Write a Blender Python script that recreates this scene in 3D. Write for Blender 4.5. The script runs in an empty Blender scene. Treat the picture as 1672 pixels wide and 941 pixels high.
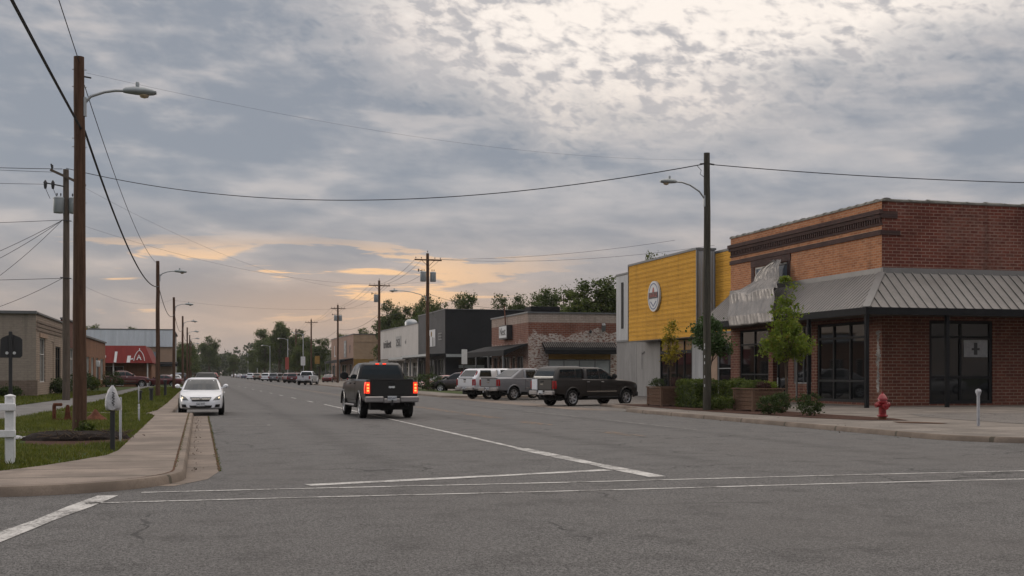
ZEN = .85; BACK = .2; EXPO = 0.0; SUNE = .95; HAZE = .0001
import bpy, math, random
import numpy as np
from mathutils import Vector, Matrix
from mathutils.bvhtree import BVHTree

R = math.radians
PI = math.pi
rng = random.Random(11)
scene = bpy.context.scene
C = scene.collection
OFF = {}

# ------------------------------------------------------------------ mesh helpers
class MB:
    def __init__(s):
        s.v, s.f, s.mi, s.m = [], [], [], 0
    def add(s, verts, faces):
        b = len(s.v)
        s.v.extend(tuple(p) for p in verts)
        for f in faces:
            s.f.append(tuple(i + b for i in f)); s.mi.append(s.m)
        return s
    def quad(s, a, b, c, d):
        return s.add([a, b, c, d], [(0, 1, 2, 3)])
    def box(s, x0, x1, y0, y1, z0, z1):
        x0, x1 = sorted((x0, x1)); y0, y1 = sorted((y0, y1)); z0, z1 = sorted((z0, z1))
        v = [(x0,y0,z0),(x1,y0,z0),(x1,y1,z0),(x0,y1,z0),(x0,y0,z1),(x1,y0,z1),(x1,y1,z1),(x0,y1,z1)]
        return s.add(v, [(0,3,2,1),(4,5,6,7),(0,1,5,4),(1,2,6,5),(2,3,7,6),(3,0,4,7)])
    def bbox(s, x0, x1, y0, y1, z0, z1, b=.02):
        # box with chamfered edges: three nested slabs share a hull
        x0, x1 = sorted((x0, x1)); y0, y1 = sorted((y0, y1)); z0, z1 = sorted((z0, z1))
        b = min(b, (x1-x0)*.45, (y1-y0)*.45, (z1-z0)*.45)
        def ring(z, k):
            return [(x0+k,y0+b,z),(x0+b,y0+k,z),(x1-b,y0+k,z),(x1-k,y0+b,z),(x1-k,y1-b,z),(x1-b,y1-k,z),(x0+b,y1-k,z),(x0+k,y1-b,z)]
        return s.loft([ring(z0, b*.9), ring(z0+b, 0), ring(z1-b, 0), ring(z1, b*.9)], cap=True)
    def obox(s, c, ex, ey, ez):
        c, ex, ey, ez = Vector(c), Vector(ex), Vector(ey), Vector(ez)
        v = [c-ex-ey-ez, c+ex-ey-ez, c+ex+ey-ez, c-ex+ey-ez, c-ex-ey+ez, c+ex-ey+ez, c+ex+ey+ez, c-ex+ey+ez]
        return s.add(v, [(0,3,2,1),(4,5,6,7),(0,1,5,4),(1,2,6,5),(2,3,7,6),(3,0,4,7)])
    def loft(s, secs, closed=True, cap=True):
        n = len(secs[0]); v = [p for q in secs for p in q]; f = []
        for i in range(len(secs)-1):
            for j in range(n if closed else n-1):
                k = (j+1) % n
                f.append((i*n+j, i*n+k, (i+1)*n+k, (i+1)*n+j))
        if cap and closed:
            f.append(tuple(range(n-1, -1, -1))); f.append(tuple((len(secs)-1)*n+j for j in range(n)))
        return s.add(v, f)
    def tube(s, path, r, seg=8, cap=True):
        P = [Vector(p) for p in path]; n = len(P)
        rs = r if isinstance(r, (list, tuple)) else [r]*n
        T = [(P[min(i+1,n-1)]-P[max(i-1,0)]).normalized() for i in range(n)]
        a = Vector((0,0,1)) if abs(T[0].z) < .9 else Vector((1,0,0))
        u = T[0].cross(a).normalized(); secs = []
        for i in range(n):
            u = (u - T[i]*u.dot(T[i])).normalized(); w = T[i].cross(u)
            secs.append([P[i] + (u*math.cos(2*PI*j/seg) + w*math.sin(2*PI*j/seg))*rs[i] for j in range(seg)])
        return s.loft(secs, True, cap)
    def lathe(s, prof, c=(0,0,0), seg=16, axis='z', cap=True):
        secs = []
        for r, h in prof:
            q = []
            for j in range(seg):
                a = 2*PI*j/seg; x, y = r*math.cos(a), r*math.sin(a)
                p = (x, y, h) if axis == 'z' else ((x, h, y) if axis == 'y' else (h, x, y))
                q.append((p[0]+c[0], p[1]+c[1], p[2]+c[2]))
            secs.append(q)
        return s.loft(secs, True, cap)
    def prism(s, poly, z0, z1):
        return s.loft([[(x, y, z0) for x, y in poly], [(x, y, z1) for x, y in poly]])
    def sheet(s, poly, z):
        return s.add([(x, y, z) for x, y in poly], [tuple(range(len(poly)))])
    def fbox(s, F, u0, u1, n0, n1, z0, z1):
        a, b = F.p(u0, n0, z0), F.p(u1, n1, z1)
        return s.box(a[0], b[0], a[1], b[1], a[2], b[2])
    def wall(s, F, u0, u1, z0, z1, holes=(), depth=.25, back=True):
        us = sorted({u0, u1, *[h[0] for h in holes], *[h[1] for h in holes]})
        zs = sorted({z0, z1, *[h[2] for h in holes], *[h[3] for h in holes]})
        us = [u for u in us if u0 <= u <= u1]; zs = [z for z in zs if z0 <= z <= z1]
        for i in range(len(us)-1):
            for j in range(len(zs)-1):
                a, b, c, d = us[i], us[i+1], zs[j], zs[j+1]
                um, zm = (a+b)/2, (c+d)/2
                if any(h[0] < um < h[1] and h[2] < zm < h[3] for h in holes): continue
                s.quad(F.p(a,0,c), F.p(b,0,c), F.p(b,0,d), F.p(a,0,d))
                if back: s.quad(F.p(a,-depth,c), F.p(a,-depth,d), F.p(b,-depth,d), F.p(b,-depth,c))
        for h in holes:
            a, b, c, d = h[:4]
            s.quad(F.p(a,0,c), F.p(a,-depth,c), F.p(a,-depth,d), F.p(a,0,d))
            s.quad(F.p(b,0,c), F.p(b,0,d), F.p(b,-depth,d), F.p(b,-depth,c))
            s.quad(F.p(a,0,d), F.p(a,-depth,d), F.p(b,-depth,d), F.p(b,0,d))
            s.quad(F.p(a,0,c), F.p(b,0,c), F.p(b,-depth,c), F.p(a,-depth,c))
        s.quad(F.p(u0,0,z1), F.p(u1,0,z1), F.p(u1,-depth,z1), F.p(u0,-depth,z1))
        return s

class Face:
    """outward facing wall plane; u runs along the wall, n outward"""
    def __init__(s, axis, pos, sign): s.a, s.pos, s.s = axis, pos, sign
    def p(s, u, n, z):
        return (s.pos + s.s*n, u, z) if s.a == 'x' else (u, s.pos + s.s*n, z)

def build(name, mb, mats, parent=None, smooth=None, world=True):
    me = bpy.data.meshes.new(name)
    off = OFF.get(parent.name, Vector((0,0,0))) if (parent is not None and world) else Vector((0,0,0))
    me.from_pydata([(v[0]-off[0], v[1]-off[1], v[2]-off[2]) for v in mb.v], [], mb.f)
    for m in (mats if isinstance(mats, (list, tuple)) else [mats]): me.materials.append(m)
    if any(mb.mi): me.polygons.foreach_set('material_index', mb.mi)
    me.update()
    if smooth is not None:
        me.shade_smooth(); me.set_sharp_from_angle(angle=R(smooth))
    o = bpy.data.objects.new(name, me); C.objects.link(o)
    if parent is not None:
        o.parent = parent; OFF[o.name] = off
    return o

def tag(o, label=None, cat=None, group=None, kind=None):
    if label: o['label'] = label
    if cat: o['category'] = cat
    if group: o['group'] = group
    if kind: o['kind'] = kind
    return o

def thing(name, label, cat, loc=(0,0,0), rz=0, group=None):
    o = bpy.data.objects.new(name, None); C.objects.link(o)
    o.location = loc; o.rotation_euler = (0,0,rz); o.empty_display_size = .3
    OFF[o.name] = Vector(loc)
    return tag(o, label, cat, group)

def struct(name, mb, m, smooth=None):
    o = build(name, mb, m, None, smooth); o['kind'] = 'structure'; return o

def copy_tree(o, parent=None):
    c = o.copy(); C.objects.link(c)
    if parent is not None: c.parent = parent
    for ch in list(o.children): copy_tree(ch, c)
    return c

def text_mb(s, size, F, u, n, z, thick=.03, flip=False, align='CENTER', sx=1.0):
    """lettering as a mesh standing on a wall plane; flip mirrors u so that it reads from outside"""
    cu = bpy.data.curves.new('lettering', 'FONT'); cu.body = s; cu.size = size
    cu.align_x = align; cu.align_y = 'CENTER'; cu.extrude = thick/2; cu.resolution_u = 3
    o = bpy.data.objects.new('lettering', cu); C.objects.link(o)
    dg = bpy.context.evaluated_depsgraph_get(); dg.update()
    me = bpy.data.meshes.new_from_object(o.evaluated_get(dg))
    mb = MB(); k = -1 if flip else 1
    mb.add([F.p(u + k*v.co.x*sx, n + v.co.z, z + v.co.y) for v in me.vertices], [tuple(p.vertices) for p in me.polygons])
    bpy.data.objects.remove(o); bpy.data.curves.remove(cu); bpy.data.meshes.remove(me)
    return mb

# ------------------------------------------------------------------ materials
def newmat(name):
    m = bpy.data.materials.new(name); m.use_nodes = True
    nt = m.node_tree; return m, nt, nt.nodes['Principled BSDF']

class G:
    """tiny node-graph writer"""
    def __init__(s, nt): s.nt = nt
    def n(s, t, **k):
        x = s.nt.nodes.new(t)
        for a, b in k.items(): setattr(x, a, b)
        return x
    def put(s, sock, v):
        if hasattr(v, 'is_output'): s.nt.links.new(v, sock)
        else: sock.default_value = v
    def m(s, op, a, b=0.0, c=0.0, clamp=False):
        x = s.n('ShaderNodeMath', operation=op, use_clamp=clamp)
        s.put(x.inputs[0], a); s.put(x.inputs[1], b); s.put(x.inputs[2], c); return x.outputs[0]
    def vm(s, op, a, b=(0,0,0)):
        x = s.n('ShaderNodeVectorMath', operation=op); s.put(x.inputs[0], a); s.put(x.inputs[1], b); return x.outputs[0]
    def mix(s, f, a, b, mode='MIX'):
        x = s.n('ShaderNodeMix', data_type='RGBA', blend_type=mode)
        s.put(x.inputs[0], f); s.put(x.inputs[6], a if hasattr(a,'is_output') else (*a,1)); s.put(x.inputs[7], b if hasattr(b,'is_output') else (*b,1))
        return x.outputs[2]
    def noise(s, vec, scale, detail=3, rough=.55, dist=0):
        x = s.n('ShaderNodeTexNoise'); s.put(x.inputs['Vector'], vec); x.inputs['Scale'].default_value = scale
        x.inputs['Detail'].default_value = detail; x.inputs['Roughness'].default_value = rough; x.inputs['Distortion'].default_value = dist
        return x.outputs['Fac']
    def voro(s, vec, scale, feature='F1', out='Distance'):
        x = s.n('ShaderNodeTexVoronoi', feature=feature); s.put(x.inputs['Vector'], vec); x.inputs['Scale'].default_value = scale
        return x.outputs[out]
    def step(s, x, a, b):
        n = s.n('ShaderNodeMapRange', interpolation_type='SMOOTHSTEP')
        s.put(n.inputs[0], x); s.put(n.inputs[1], a); s.put(n.inputs[2], b); return n.outputs[0]
    def obj(s): return s.n('ShaderNodeTexCoord').outputs['Object']
    def geo(s): return s.n('ShaderNodeNewGeometry').outputs['Position']
    def sep(s, v): x = s.n('ShaderNodeSeparateXYZ'); s.put(x.inputs[0], v); return x.outputs
    def comb(s, a=0., b=0., c=0.):
        x = s.n('ShaderNodeCombineXYZ'); s.put(x.inputs[0], a); s.put(x.inputs[1], b); s.put(x.inputs[2], c); return x.outputs[0]
    def bump(s, h, strength, dist=.02):
        x = s.n('ShaderNodeBump'); s.put(x.inputs['Height'], h); x.inputs['Strength'].default_value = strength
        x.inputs['Distance'].default_value = dist; return x.outputs[0]

def pm(name, col, rough=.7, metal=0., var=.18, scale=2.5, bump=0., bscale=30., coat=0., spec=.5, emit=None, stretch=(1,1,1), rvar=0., pos=False):
    m, nt, b = newmat(name); g = G(nt)
    v = g.vm('MULTIPLY', g.geo() if pos else g.obj(), stretch)
    f = g.noise(v, scale, 4, .6); f2 = g.noise(v, scale*9, 3, .6)
    k = g.m('ADD', g.m('MULTIPLY', f, .65), g.m('MULTIPLY', f2, .35))
    k = g.step(k, .3, .7)
    nt.links.new(g.mix(k, [c*(1-var) for c in col], [min(1, c*(1+var)) for c in col]), b.inputs['Base Color'])
    b.inputs['Roughness'].default_value = rough
    if rvar: nt.links.new(g.m('ADD', rough-rvar/2, g.m('MULTIPLY', f, rvar)), b.inputs['Roughness'])
    b.inputs['Metallic'].default_value = metal; b.inputs['Specular IOR Level'].default_value = min(spec, .18) if rough > .58 and not coat else spec
    if coat: b.inputs['Coat Weight'].default_value = coat; b.inputs['Coat Roughness'].default_value = .06
    if bump: nt.links.new(g.bump(g.noise(v, bscale, 4, .65), bump, .03), b.inputs['Normal'])
    if emit:
        b.inputs['Emission Color'].default_value = (*emit[0], 1); b.inputs['Emission Strength'].default_value = emit[1]
    return m

def brick(name, col, col2, mortar, w=.4, h=.145, axis='x', msize=.016, wash=None, washcol=(.42,.39,.36), stain=.35, region=None, bump=.5):
    """axis: the normal of the wall the bricks lie in"""
    m, nt, b = newmat(name); g = G(nt); P = g.geo(); s = g.sep(P)
    uv = g.comb(s[1] if axis == 'x' else s[0], s[2], 0.)
    t = g.n('ShaderNodeTexBrick'); g.put(t.inputs['Vector'], uv)
    t.inputs['Scale'].default_value = 1; t.inputs['Brick Width'].default_value = w; t.inputs['Row Height'].default_value = h
    t.inputs['Mortar Size'].default_value = msize; t.inputs['Mortar Smooth'].default_value = .2; t.inputs['Bias'].default_value = -.1
    t.inputs['Color1'].default_value = (*col, 1); t.inputs['Color2'].default_value = (*col2, 1); t.inputs['Mortar'].default_value = (*mortar, 1)
    big = g.noise(P, .55, 5, .62); fine = g.noise(g.vm('MULTIPLY', P, (3, 3, 9)), 1.1, 3, .6)
    c = g.mix(g.m('MULTIPLY', g.step(big, .42, .72), stain), t.outputs['Color'], [x*.35 for x in col])
    c = g.mix(g.m('MULTIPLY', g.step(fine, .45, .75), .35), c, [x*.55 for x in col2])
    run = g.noise(g.vm('MULTIPLY', P, (1.7, 1.7, .13)), 1., 5, .65); c = g.mix(g.m('MULTIPLY', g.step(run, .50, .72), .38), c, [x*.38 for x in col2])
    pale = g.noise(g.vm('MULTIPLY', P, (.9, .9, .5)), 1.3, 5, .7, .5); c = g.mix(g.m('MULTIPLY', g.step(pale, .56, .74), .22), c, [min(1, x*1.25) for x in mortar])
    if wash is not None:
        if region is None: rg = g.noise(P, .32, 4, .6)
        else:
            a, bb = region        # whitewash survives between two heights, ragged edge
            zz = g.m('ADD', s[2], g.m('MULTIPLY', g.m('SUBTRACT', g.noise(P, .45, 4, .65), .5), 2.6))
            rg = g.m('SUBTRACT', 1., g.step(zz, a, bb))
        chips = g.step(g.noise(g.vm('MULTIPLY', P, (2.2, 2.2, 5.)), 1.6, 4, .65), .40, .56)
        c = g.mix(g.m('MULTIPLY', g.m('MULTIPLY', g.step(rg, .42, .6), chips), wash), c, washcol)
    nt.links.new(c, b.inputs['Base Color']); b.inputs['Roughness'].default_value = .88; b.inputs['Specular IOR Level'].default_value = .25
    hh = g.m('ADD', g.m('SUBTRACT', 1., t.outputs['Fac']), g.m('MULTIPLY', g.noise(P, 30, 3), .25))
    nt.links.new(g.bump(hh, bump, .012), b.inputs['Normal'])
    return m

def asphalt(name, base=(.0655,.0635,.0620), lanes=True, far=False):
    m, nt, b = newmat(name); g = G(nt); P = g.geo(); s = g.sep(P)
    agg = g.noise(P, 22, 5, .85); agg2 = g.voro(P, 60)
    spk = g.step(g.m('ADD', g.m('MULTIPLY', agg, .85), g.m('MULTIPLY', agg2, .35)), .46, .68)
    c = g.mix(spk, [x*.28 for x in base], [x*2.1 for x in base])
    stone = g.step(g.noise(P, 70, 2, .6), .66, .72)
    c = g.mix(g.m('MULTIPLY', stone, .75), c, [x*3.4 for x in base])
    big = g.noise(g.vm('MULTIPLY', P, (1, .45, 1)), .16, 5, .6)
    c = g.mix(g.m('MULTIPLY', g.step(big, .4, .66), .5), c, [base[0]*1.5, base[1]*1.45, base[2]*1.42])
    mid = g.noise(P, 1.3, 4, .65)
    c = g.mix(g.m('MULTIPLY', g.step(mid, .48, .74), .42), c, [x*.55 for x in base])
    if lanes:      # polished wheel tracks along the street, oil in between
        for cx in (2.2, 4.1, 7.9, 9.8, 12.3, 14.1):
            d = g.m('ABSOLUTE', g.m('SUBTRACT', s[0], cx))
            d = g.m('ADD', d, g.m('MULTIPLY', g.noise(g.vm('MULTIPLY', P, (1, .12, 1)), .5, 3), .3))
            msk = g.m('MULTIPLY', g.m('SUBTRACT', 1., g.step(d, .15, .75)), g.step(s[1], 17., 24.))
            c = g.mix(g.m('MULTIPLY', msk, .38), c, [x*1.65 for x in base])
    # oily drip trail between the tracks, tar-sealed repairs
    if lanes:
        for cx in (3.15, 8.85, 13.2):
            d = g.m('ABSOLUTE', g.m('SUBTRACT', s[0], cx)); d = g.m('ADD', d, g.m('MULTIPLY', g.noise(P, .8, 3), .5))
            c = g.mix(g.m('MULTIPLY', g.m('MULTIPLY', g.m('SUBTRACT', 1., g.step(d, .2, .8)), g.step(s[1], 17., 24.)), .30), c, [x*.5 for x in base])
    pa = g.step(g.voro(g.vm('MULTIPLY', P, (.16, .07, 1)), 1., 'F1', 'Color'), .80, .81)
    c = g.mix(g.m('MULTIPLY', pa, .32), c, [x*.6 for x in base])
    # cracks
    wp = g.vm('ADD', P, g.vm('MULTIPLY', g.n('ShaderNodeTexNoise').outputs['Color'], (0,0,0)))
    nz = g.n('ShaderNodeTexNoise'); g.put(nz.inputs['Vector'], P); nz.inputs['Scale'].default_value = .9; nz.inputs['Detail'].default_value = 5
    wp = g.vm('ADD', P, g.vm('SCALE', nz.outputs['Color'], (0,0,0)))
    sc = g.n('ShaderNodeVectorMath', operation='SCALE'); g.put(sc.inputs[0], nz.outputs['Color']); sc.inputs['Scale'].default_value = 1.6
    wp = g.vm('ADD', P, sc.outputs[0])
    ed = g.voro(wp, .19, 'DISTANCE_TO_EDGE'); msk = g.step(g.noise(P, .28, 3), .49, .56)
    cr = g.m('MULTIPLY', g.m('SUBTRACT', 1., g.step(ed, .002, .0075)), msk)
    c = g.mix(g.m('MULTIPLY', cr, .75), c, (.02, .02, .02))
    nt.links.new(c, b.inputs['Base Color'])
    nt.links.new(g.m('ADD', .62, g.m('MULTIPLY', mid, .3)), b.inputs['Roughness']); b.inputs['Specular IOR Level'].default_value = .35
    h = g.m('SUBTRACT', g.m('MULTIPLY', spk, .5), g.m('MULTIPLY', cr, 1.))
    nt.links.new(g.bump(h, .8, .012), b.inputs['Normal'])
    return m

def concrete(name, base=(.235,.192,.160), joint=1.5, axis=1, joint2=None):
    m, nt, b = newmat(name); g = G(nt); P = g.geo(); s = g.sep(P)
    f = g.noise(P, .7, 5, .65); f2 = g.noise(P, 40, 3, .7); f3 = g.noise(P, 4.5, 4, .6)
    c = g.mix(g.step(f, .35, .68), [x*.62 for x in base], [x*1.18 for x in base])
    st_ = g.noise(P, 1.9, 5, .7, .6); c = g.mix(g.m('MULTIPLY', g.step(st_, .56, .72), .5), c, [x*.45 for x in base])
    c = g.mix(g.m('MULTIPLY', g.step(f2, .42, .70), .5), c, [x*.55 for x in base])
    c = g.mix(g.m('MULTIPLY', g.step(f3, .55, .75), .3), c, [x*.62 for x in base])
    h = g.m('MULTIPLY', f2, .3)
    def line(coord, pitch, wd):
        fr = g.m('FRACT', g.m('DIVIDE', coord, pitch)); return g.m('MAXIMUM', g.m('LESS_THAN', fr, wd/pitch), 0.)
    j = line(g.m('ADD', s[axis], g.m('MULTIPLY', f3, .05)), joint, .09)
    if joint2: j = g.m('MAXIMUM', j, line(g.m('ADD', s[1-axis], 100.03), joint2, .03))
    slab = g.n('ShaderNodeTexWhiteNoise', noise_dimensions='1D'); g.put(slab.inputs['W'], g.m('FLOOR', g.m('DIVIDE', s[axis], joint)))
    c = g.mix(g.m('MULTIPLY', slab.outputs['Value'], .38), c, [x*.68 for x in base])
    c = g.mix(g.m('MULTIPLY', j, .75), c, (.06,.055,.04))
    nt.links.new(c, b.inputs['Base Color']); b.inputs['Roughness'].default_value = .85; b.inputs['Specular IOR Level'].default_value = .3
    nt.links.new(g.bump(g.m('SUBTRACT', h, j), .4, .01), b.inputs['Normal'])
    return m

def paint_line(name, col, wear=.5, under=(.09,.085,.08)):
    m, nt, b = newmat(name); g = G(nt); P = g.geo()
    f = g.noise(P, 22, 4, .75); f2 = g.noise(P, 1.7, 4, .6)
    k = g.step(g.m('ADD', g.m('MULTIPLY', f, .6), g.m('MULTIPLY', f2, .5)), wear-.08, wear+.12)
    nt.links.new(g.mix(k, col, under), b.inputs['Base Color']); b.inputs['Roughness'].default_value = .7
    return m

def foliage(name, dark, light, warm=None, scale=.8, trans=.35):
    m, nt, b = newmat(name); g = G(nt); P = g.geo()
    f = g.noise(P, scale, 3, .6); f2 = g.noise(P, scale*14, 2)
    k = g.step(g.m('ADD', g.m('MULTIPLY', f, .6), g.m('MULTIPLY', f2, .4)), .34, .66)
    c = g.mix(k, dark, light)
    if warm: c = g.mix(g.m('MULTIPLY', g.step(g.noise(P, scale*2.3, 2), .56, .7), .6), c, warm)
    nt.links.new(c, b.inputs['Base Color']); b.inputs['Roughness'].default_value = .6; b.inputs['Specular IOR Level'].default_value = .25
    tr = g.n('ShaderNodeBsdfTranslucent'); nt.links.new(c, tr.inputs[0])
    mx = g.n('ShaderNodeMixShader'); mx.inputs[0].default_value = trans
    nt.links.new(b.outputs[0], mx.inputs[1]); nt.links.new(tr.outputs[0], mx.inputs[2])
    nt.links.new(mx.outputs[0], nt.nodes['Material Output'].inputs[0])
    return m

def siding(name, col, pitch=.3, axis='z', rough=.6, var=.14):
    m = pm(name, col, rough, 0, var, .8, .1, 25, stretch=(1,.4,6) if axis == 'z' else (4,4,.4), pos=True); return m

M = {}
M['asphalt'] = asphalt('asphalt')
M['lot'] = asphalt('worn_lot', (.095,.086,.078), False)
M['concrete'] = concrete('sidewalk_concrete')
M['kerbstone'] = concrete('kerb_concrete', (.215,.172,.138), 3., 1)
M['gutter'] = concrete('gutter_concrete', (.225,.182,.150), 3., 1)
M['apron'] = concrete('apron_concrete', (.215,.188,.163), 2.2, 1, 2.2)
M['lane'] = concrete('lane_paving', (.155,.150,.145), 6., 1)
M['white_line'] = paint_line('white_paint_line', (.50,.49,.47), .56)
M['thin_line'] = paint_line('thin_white_line', (.52,.51,.49), .555)
M['faint_line'] = paint_line('faint_white_line', (.36,.345,.33), .50)
M['yellow_line'] = paint_line('yellow_paint_line', (.36,.185,.065), .49)
M['soil'] = pm('bare_soil', (.085,.045,.028), .95, 0, .4, 3, .8, 18, pos=True)
M['mulch'] = pm('bark_mulch', (.060,.029,.020), .95, 0, .55, 9, 1., 30, pos=True)
M['lawn'] = pm('lawn_ground', (.045,.062,.016), .95, 0, .4, 1.4, .6, 40, pos=True)
M['pole'] = pm('weathered_pole', (.088,.050,.033), .85, 0, .42, 2.2, .7, 10, stretch=(9,9,.5), pos=True)
M['pole_grey'] = pm('grey_pole', (.105,.084,.068), .85, 0, .35, 2.2, .7, 10, stretch=(9,9,.5), pos=True)
M['pole_dark'] = pm('mossy_pole', (.062,.058,.046), .85, 0, .4, 2.2, .7, 10, stretch=(9,9,.5), pos=True)
M['galv'] = pm('galvanised_metal', (.36,.38,.39), .45, .6, .12, 4)
M['lamp_grey'] = pm('lamp_housing', (.30,.33,.34), .5, .3, .1, 4)
M['lens'] = pm('lamp_lens', (.45,.36,.25), .2, 0, .1, 4)
M['lamp_lit'] = pm('lit_lamp', (.8,.75,.65), .4, 0, .02, 4, emit=((1,.85,.6), 1.2))
M['transformer'] = pm('transformer_grey', (.30,.33,.35), .5, .2, .1, 3)
M['wire'] = pm('wire_black', (.025,.025,.028), .6, 0, .1, 4)
M['iron'] = pm('black_iron', (.018,.018,.02), .55, 0, .2, 3)
M['rust'] = pm('rusty_steel', (.11,.042,.025), .85, .1, .45, 6, .5, 40)
M['white_wood'] = pm('white_painted_wood', (.62,.63,.64), .6, 0, .1, 5, .1, 30)
M['bag'] = pm('white_plastic_bag', (.44,.44,.46), .45, 0, .12, 8, .8, 22)
M['hydrant'] = pm('hydrant_red', (.22,.006,.010), .4, 0, .25, 6, .15, 40, coat=.2)
M['hydrant_rust'] = pm('hydrant_rust', (.12,.055,.03), .8, 0, .4, 9)
M['steel_post'] = pm('painted_steel_post', (.33,.335,.36), .5, .2, .18, 7)
M['planter'] = pm('planter_boards', (.115,.068,.045), .85, 0, .35, 3, .5, 14, stretch=(2,2,12), pos=True)
M['planter_trim'] = pm('planter_posts', (.13,.08,.055), .85, 0, .3, 3, .4, 14, stretch=(10,10,1), pos=True)
M['glass'] = pm('dark_window_glass', (.008,.009,.010), .03, 0, .2, .4, spec=.36)
M['glass_far'] = pm('shop_window_glass', (.028,.027,.026), .08, 0, .5, .35, spec=.6)
M['glass_blue'] = pm('upper_window_glass', (.19,.23,.28), .05, 0, .15, 1., spec=.8)
M['blind'] = pm('window_blind', (.34,.36,.36), .5, 0, .12, 2., spec=.4)
M['amber_glass'] = pm('transom_amber', (.28,.16,.05), .2, 0, .4, 1.2)
M['frame_dark'] = pm('dark_window_frame', (.014,.0145,.016), .62, .0, .15, 3)
M['frame_grey'] = pm('grey_window_frame', (.16,.165,.17), .5, .2, .15, 3)
M['frame_white'] = pm('white_window_frame', (.52,.51,.49), .6, 0, .12, 3)
M['awning_metal'] = pm('standing_seam_metal', (.190,.178,.168), .5, .25, .18, .9, .05, 20, pos=True, rvar=.2)
M['awning_trim'] = pm('awning_trim_metal', (.18,.175,.17), .45, .3, .1, 2)
M['fascia'] = pm('dark_fascia', (.010,.0105,.012), .75, .0, .18, 2)
M['bent_metal'] = pm('crumpled_sheet_metal', (.175,.163,.153), .40, .45, .3, 1.6, .3, 8, rvar=.2)
M['soffit'] = pm('soffit_boards', (.10,.08,.065), .8, 0, .2, 3)
M['brick_orange'] = brick('orange_brick', (.43,.18,.082), (.28,.105,.048), (.40,.26,.17), .34, .115, 'x', .016, stain=.2)
M['brick_red_y'] = brick('old_red_brick', (.165,.046,.030), (.105,.030,.022), (.27,.18,.145), .42, .145, 'y', .016, wash=.16, washcol=(.30,.22,.18), stain=.45)
M['brick_red_low_y'] = brick('red_brick_ground_floor', (.15,.052,.034), (.105,.036,.026), (.25,.175,.13), .42, .145, 'y', .017, stain=.4)
M['brick_red_x'] = brick('red_brick_front', (.16,.060,.040), (.11,.042,.03), (.23,.16,.12), .42, .145, 'x', .017, stain=.35)
M['brick_trim'] = brick('dark_brick_trim', (.085,.048,.042), (.06,.038,.036), (.045,.03,.028), .34, .105, 'x', .010, stain=.3)
M['coping'] = pm('clay_coping', (.21,.205,.185), .75, 0, .35, 2.2, .4, 12, pos=True)
M['yellow'] = brick('yellow_siding', (.60,.32,.045), (.52,.27,.036), (.20,.10,.02), 3.66, .30, 'x', .010, stain=.16, bump=.12)
M['grey_corr'] = pm('grey_corrugated_metal', (.30,.31,.325), .5, .25, .16, .7, stretch=(3,3,.3), pos=True)
M['grey_panel'] = pm('grey_painted_panel', (.24,.235,.23), .7, 0, .16, .8, .2, 14, stretch=(2,2,.4), pos=True)
M['tan_panel'] = pm('tan_panel', (.30,.21,.155), .75, 0, .12, 1.2)
M['cap_metal'] = pm('parapet_cap_metal', (.13,.135,.14), .5, .3, .15, 2)
M['roofing'] = pm('flat_roofing', (.06,.06,.06), .9, 0, .2, 1)
M['sign_white'] = pm('sign_white', (.52,.53,.54), .5, 0, .08, 4)
M['sign_blue'] = pm('sign_ring_blue', (.10,.12,.20), .5, 0, .1, 4)
M['sign_red'] = pm('sign_red', (.30,.06,.045), .5, 0, .2, 6)
M['sign_black'] = pm('sign_black', (.022,.02,.022), .5, 0, .2, 6)
M['sign_grey'] = pm('sign_grey', (.26,.26,.26), .5, 0, .2, 6)
M['brick_wash_y'] = brick('whitewashed_red_brick', (.21,.075,.046), (.155,.055,.037), (.24,.18,.15), .46, .17, 'y', .02, wash=.95, washcol=(.46,.42,.38), region=(4.9,5.9))
M['brick_wash_x'] = brick('faded_red_brick', (.20,.085,.058), (.155,.062,.045), (.24,.18,.15), .46, .17, 'x', .02, wash=.55, washcol=(.38,.33,.30), region=(3.9,5.0))
M['brick_white_y'] = brick('white_painted_brick', (.40,.34,.295), (.34,.28,.24), (.27,.22,.19), .46, .17, 'y', .02, stain=.3)
M['brick_white_x'] = brick('white_painted_brick_front', (.36,.29,.25), (.30,.24,.20), (.25,.19,.165), .46, .17, 'x', .02, stain=.3)
M['black_wall'] = pm('black_painted_wall', (.017,.018,.021), .75, 0, .2, .5, .3, 8, pos=True)
M['charcoal_wall'] = pm('charcoal_painted_wall', (.075,.075,.078), .75, 0, .15, .5, .3, 8, pos=True)
M['white_wall'] = pm('white_painted_boards', (.46,.44,.42), .75, 0, .12, .5, .2, 6, stretch=(3,3,.5), pos=True)
M['tan_brick_y'] = brick('tan_brick_side', (.40,.285,.19), (.35,.245,.165), (.27,.20,.145), .5, .2, 'y', .02, stain=.2)
M['tan_brick_x'] = brick('pinkish_tan_brick', (.33,.215,.165), (.28,.18,.14), (.28,.20,.16), .5, .2, 'x', .02, stain=.2)
M['mustard'] = pm('mustard_panel', (.23,.14,.04), .8, 0, .2, 1)
M['beige_y'] = brick('beige_painted_brick', (.285,.245,.205), (.26,.222,.187), (.235,.20,.17), .45, .15, 'y', .014, stain=.14, wash=None)
M['beige_x'] = brick('beige_brick_front', (.33,.265,.21), (.28,.22,.175), (.21,.155,.125), .45, .15, 'x', .018, stain=.25)
M['beige_base'] = brick('beige_brick_base', (.20,.155,.125), (.17,.13,.10), (.15,.11,.09), .45, .15, 'y', .018, stain=.4)
M['brown_brick'] = brick('red_brown_brick', (.135,.052,.036), (.10,.04,.03), (.16,.10,.08), .45, .15, 'x', .018)
M['amber_brick'] = brick('amber_brick', (.25,.115,.06), (.20,.09,.05), (.20,.13,.095), .45, .15, 'x', .018)
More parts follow.
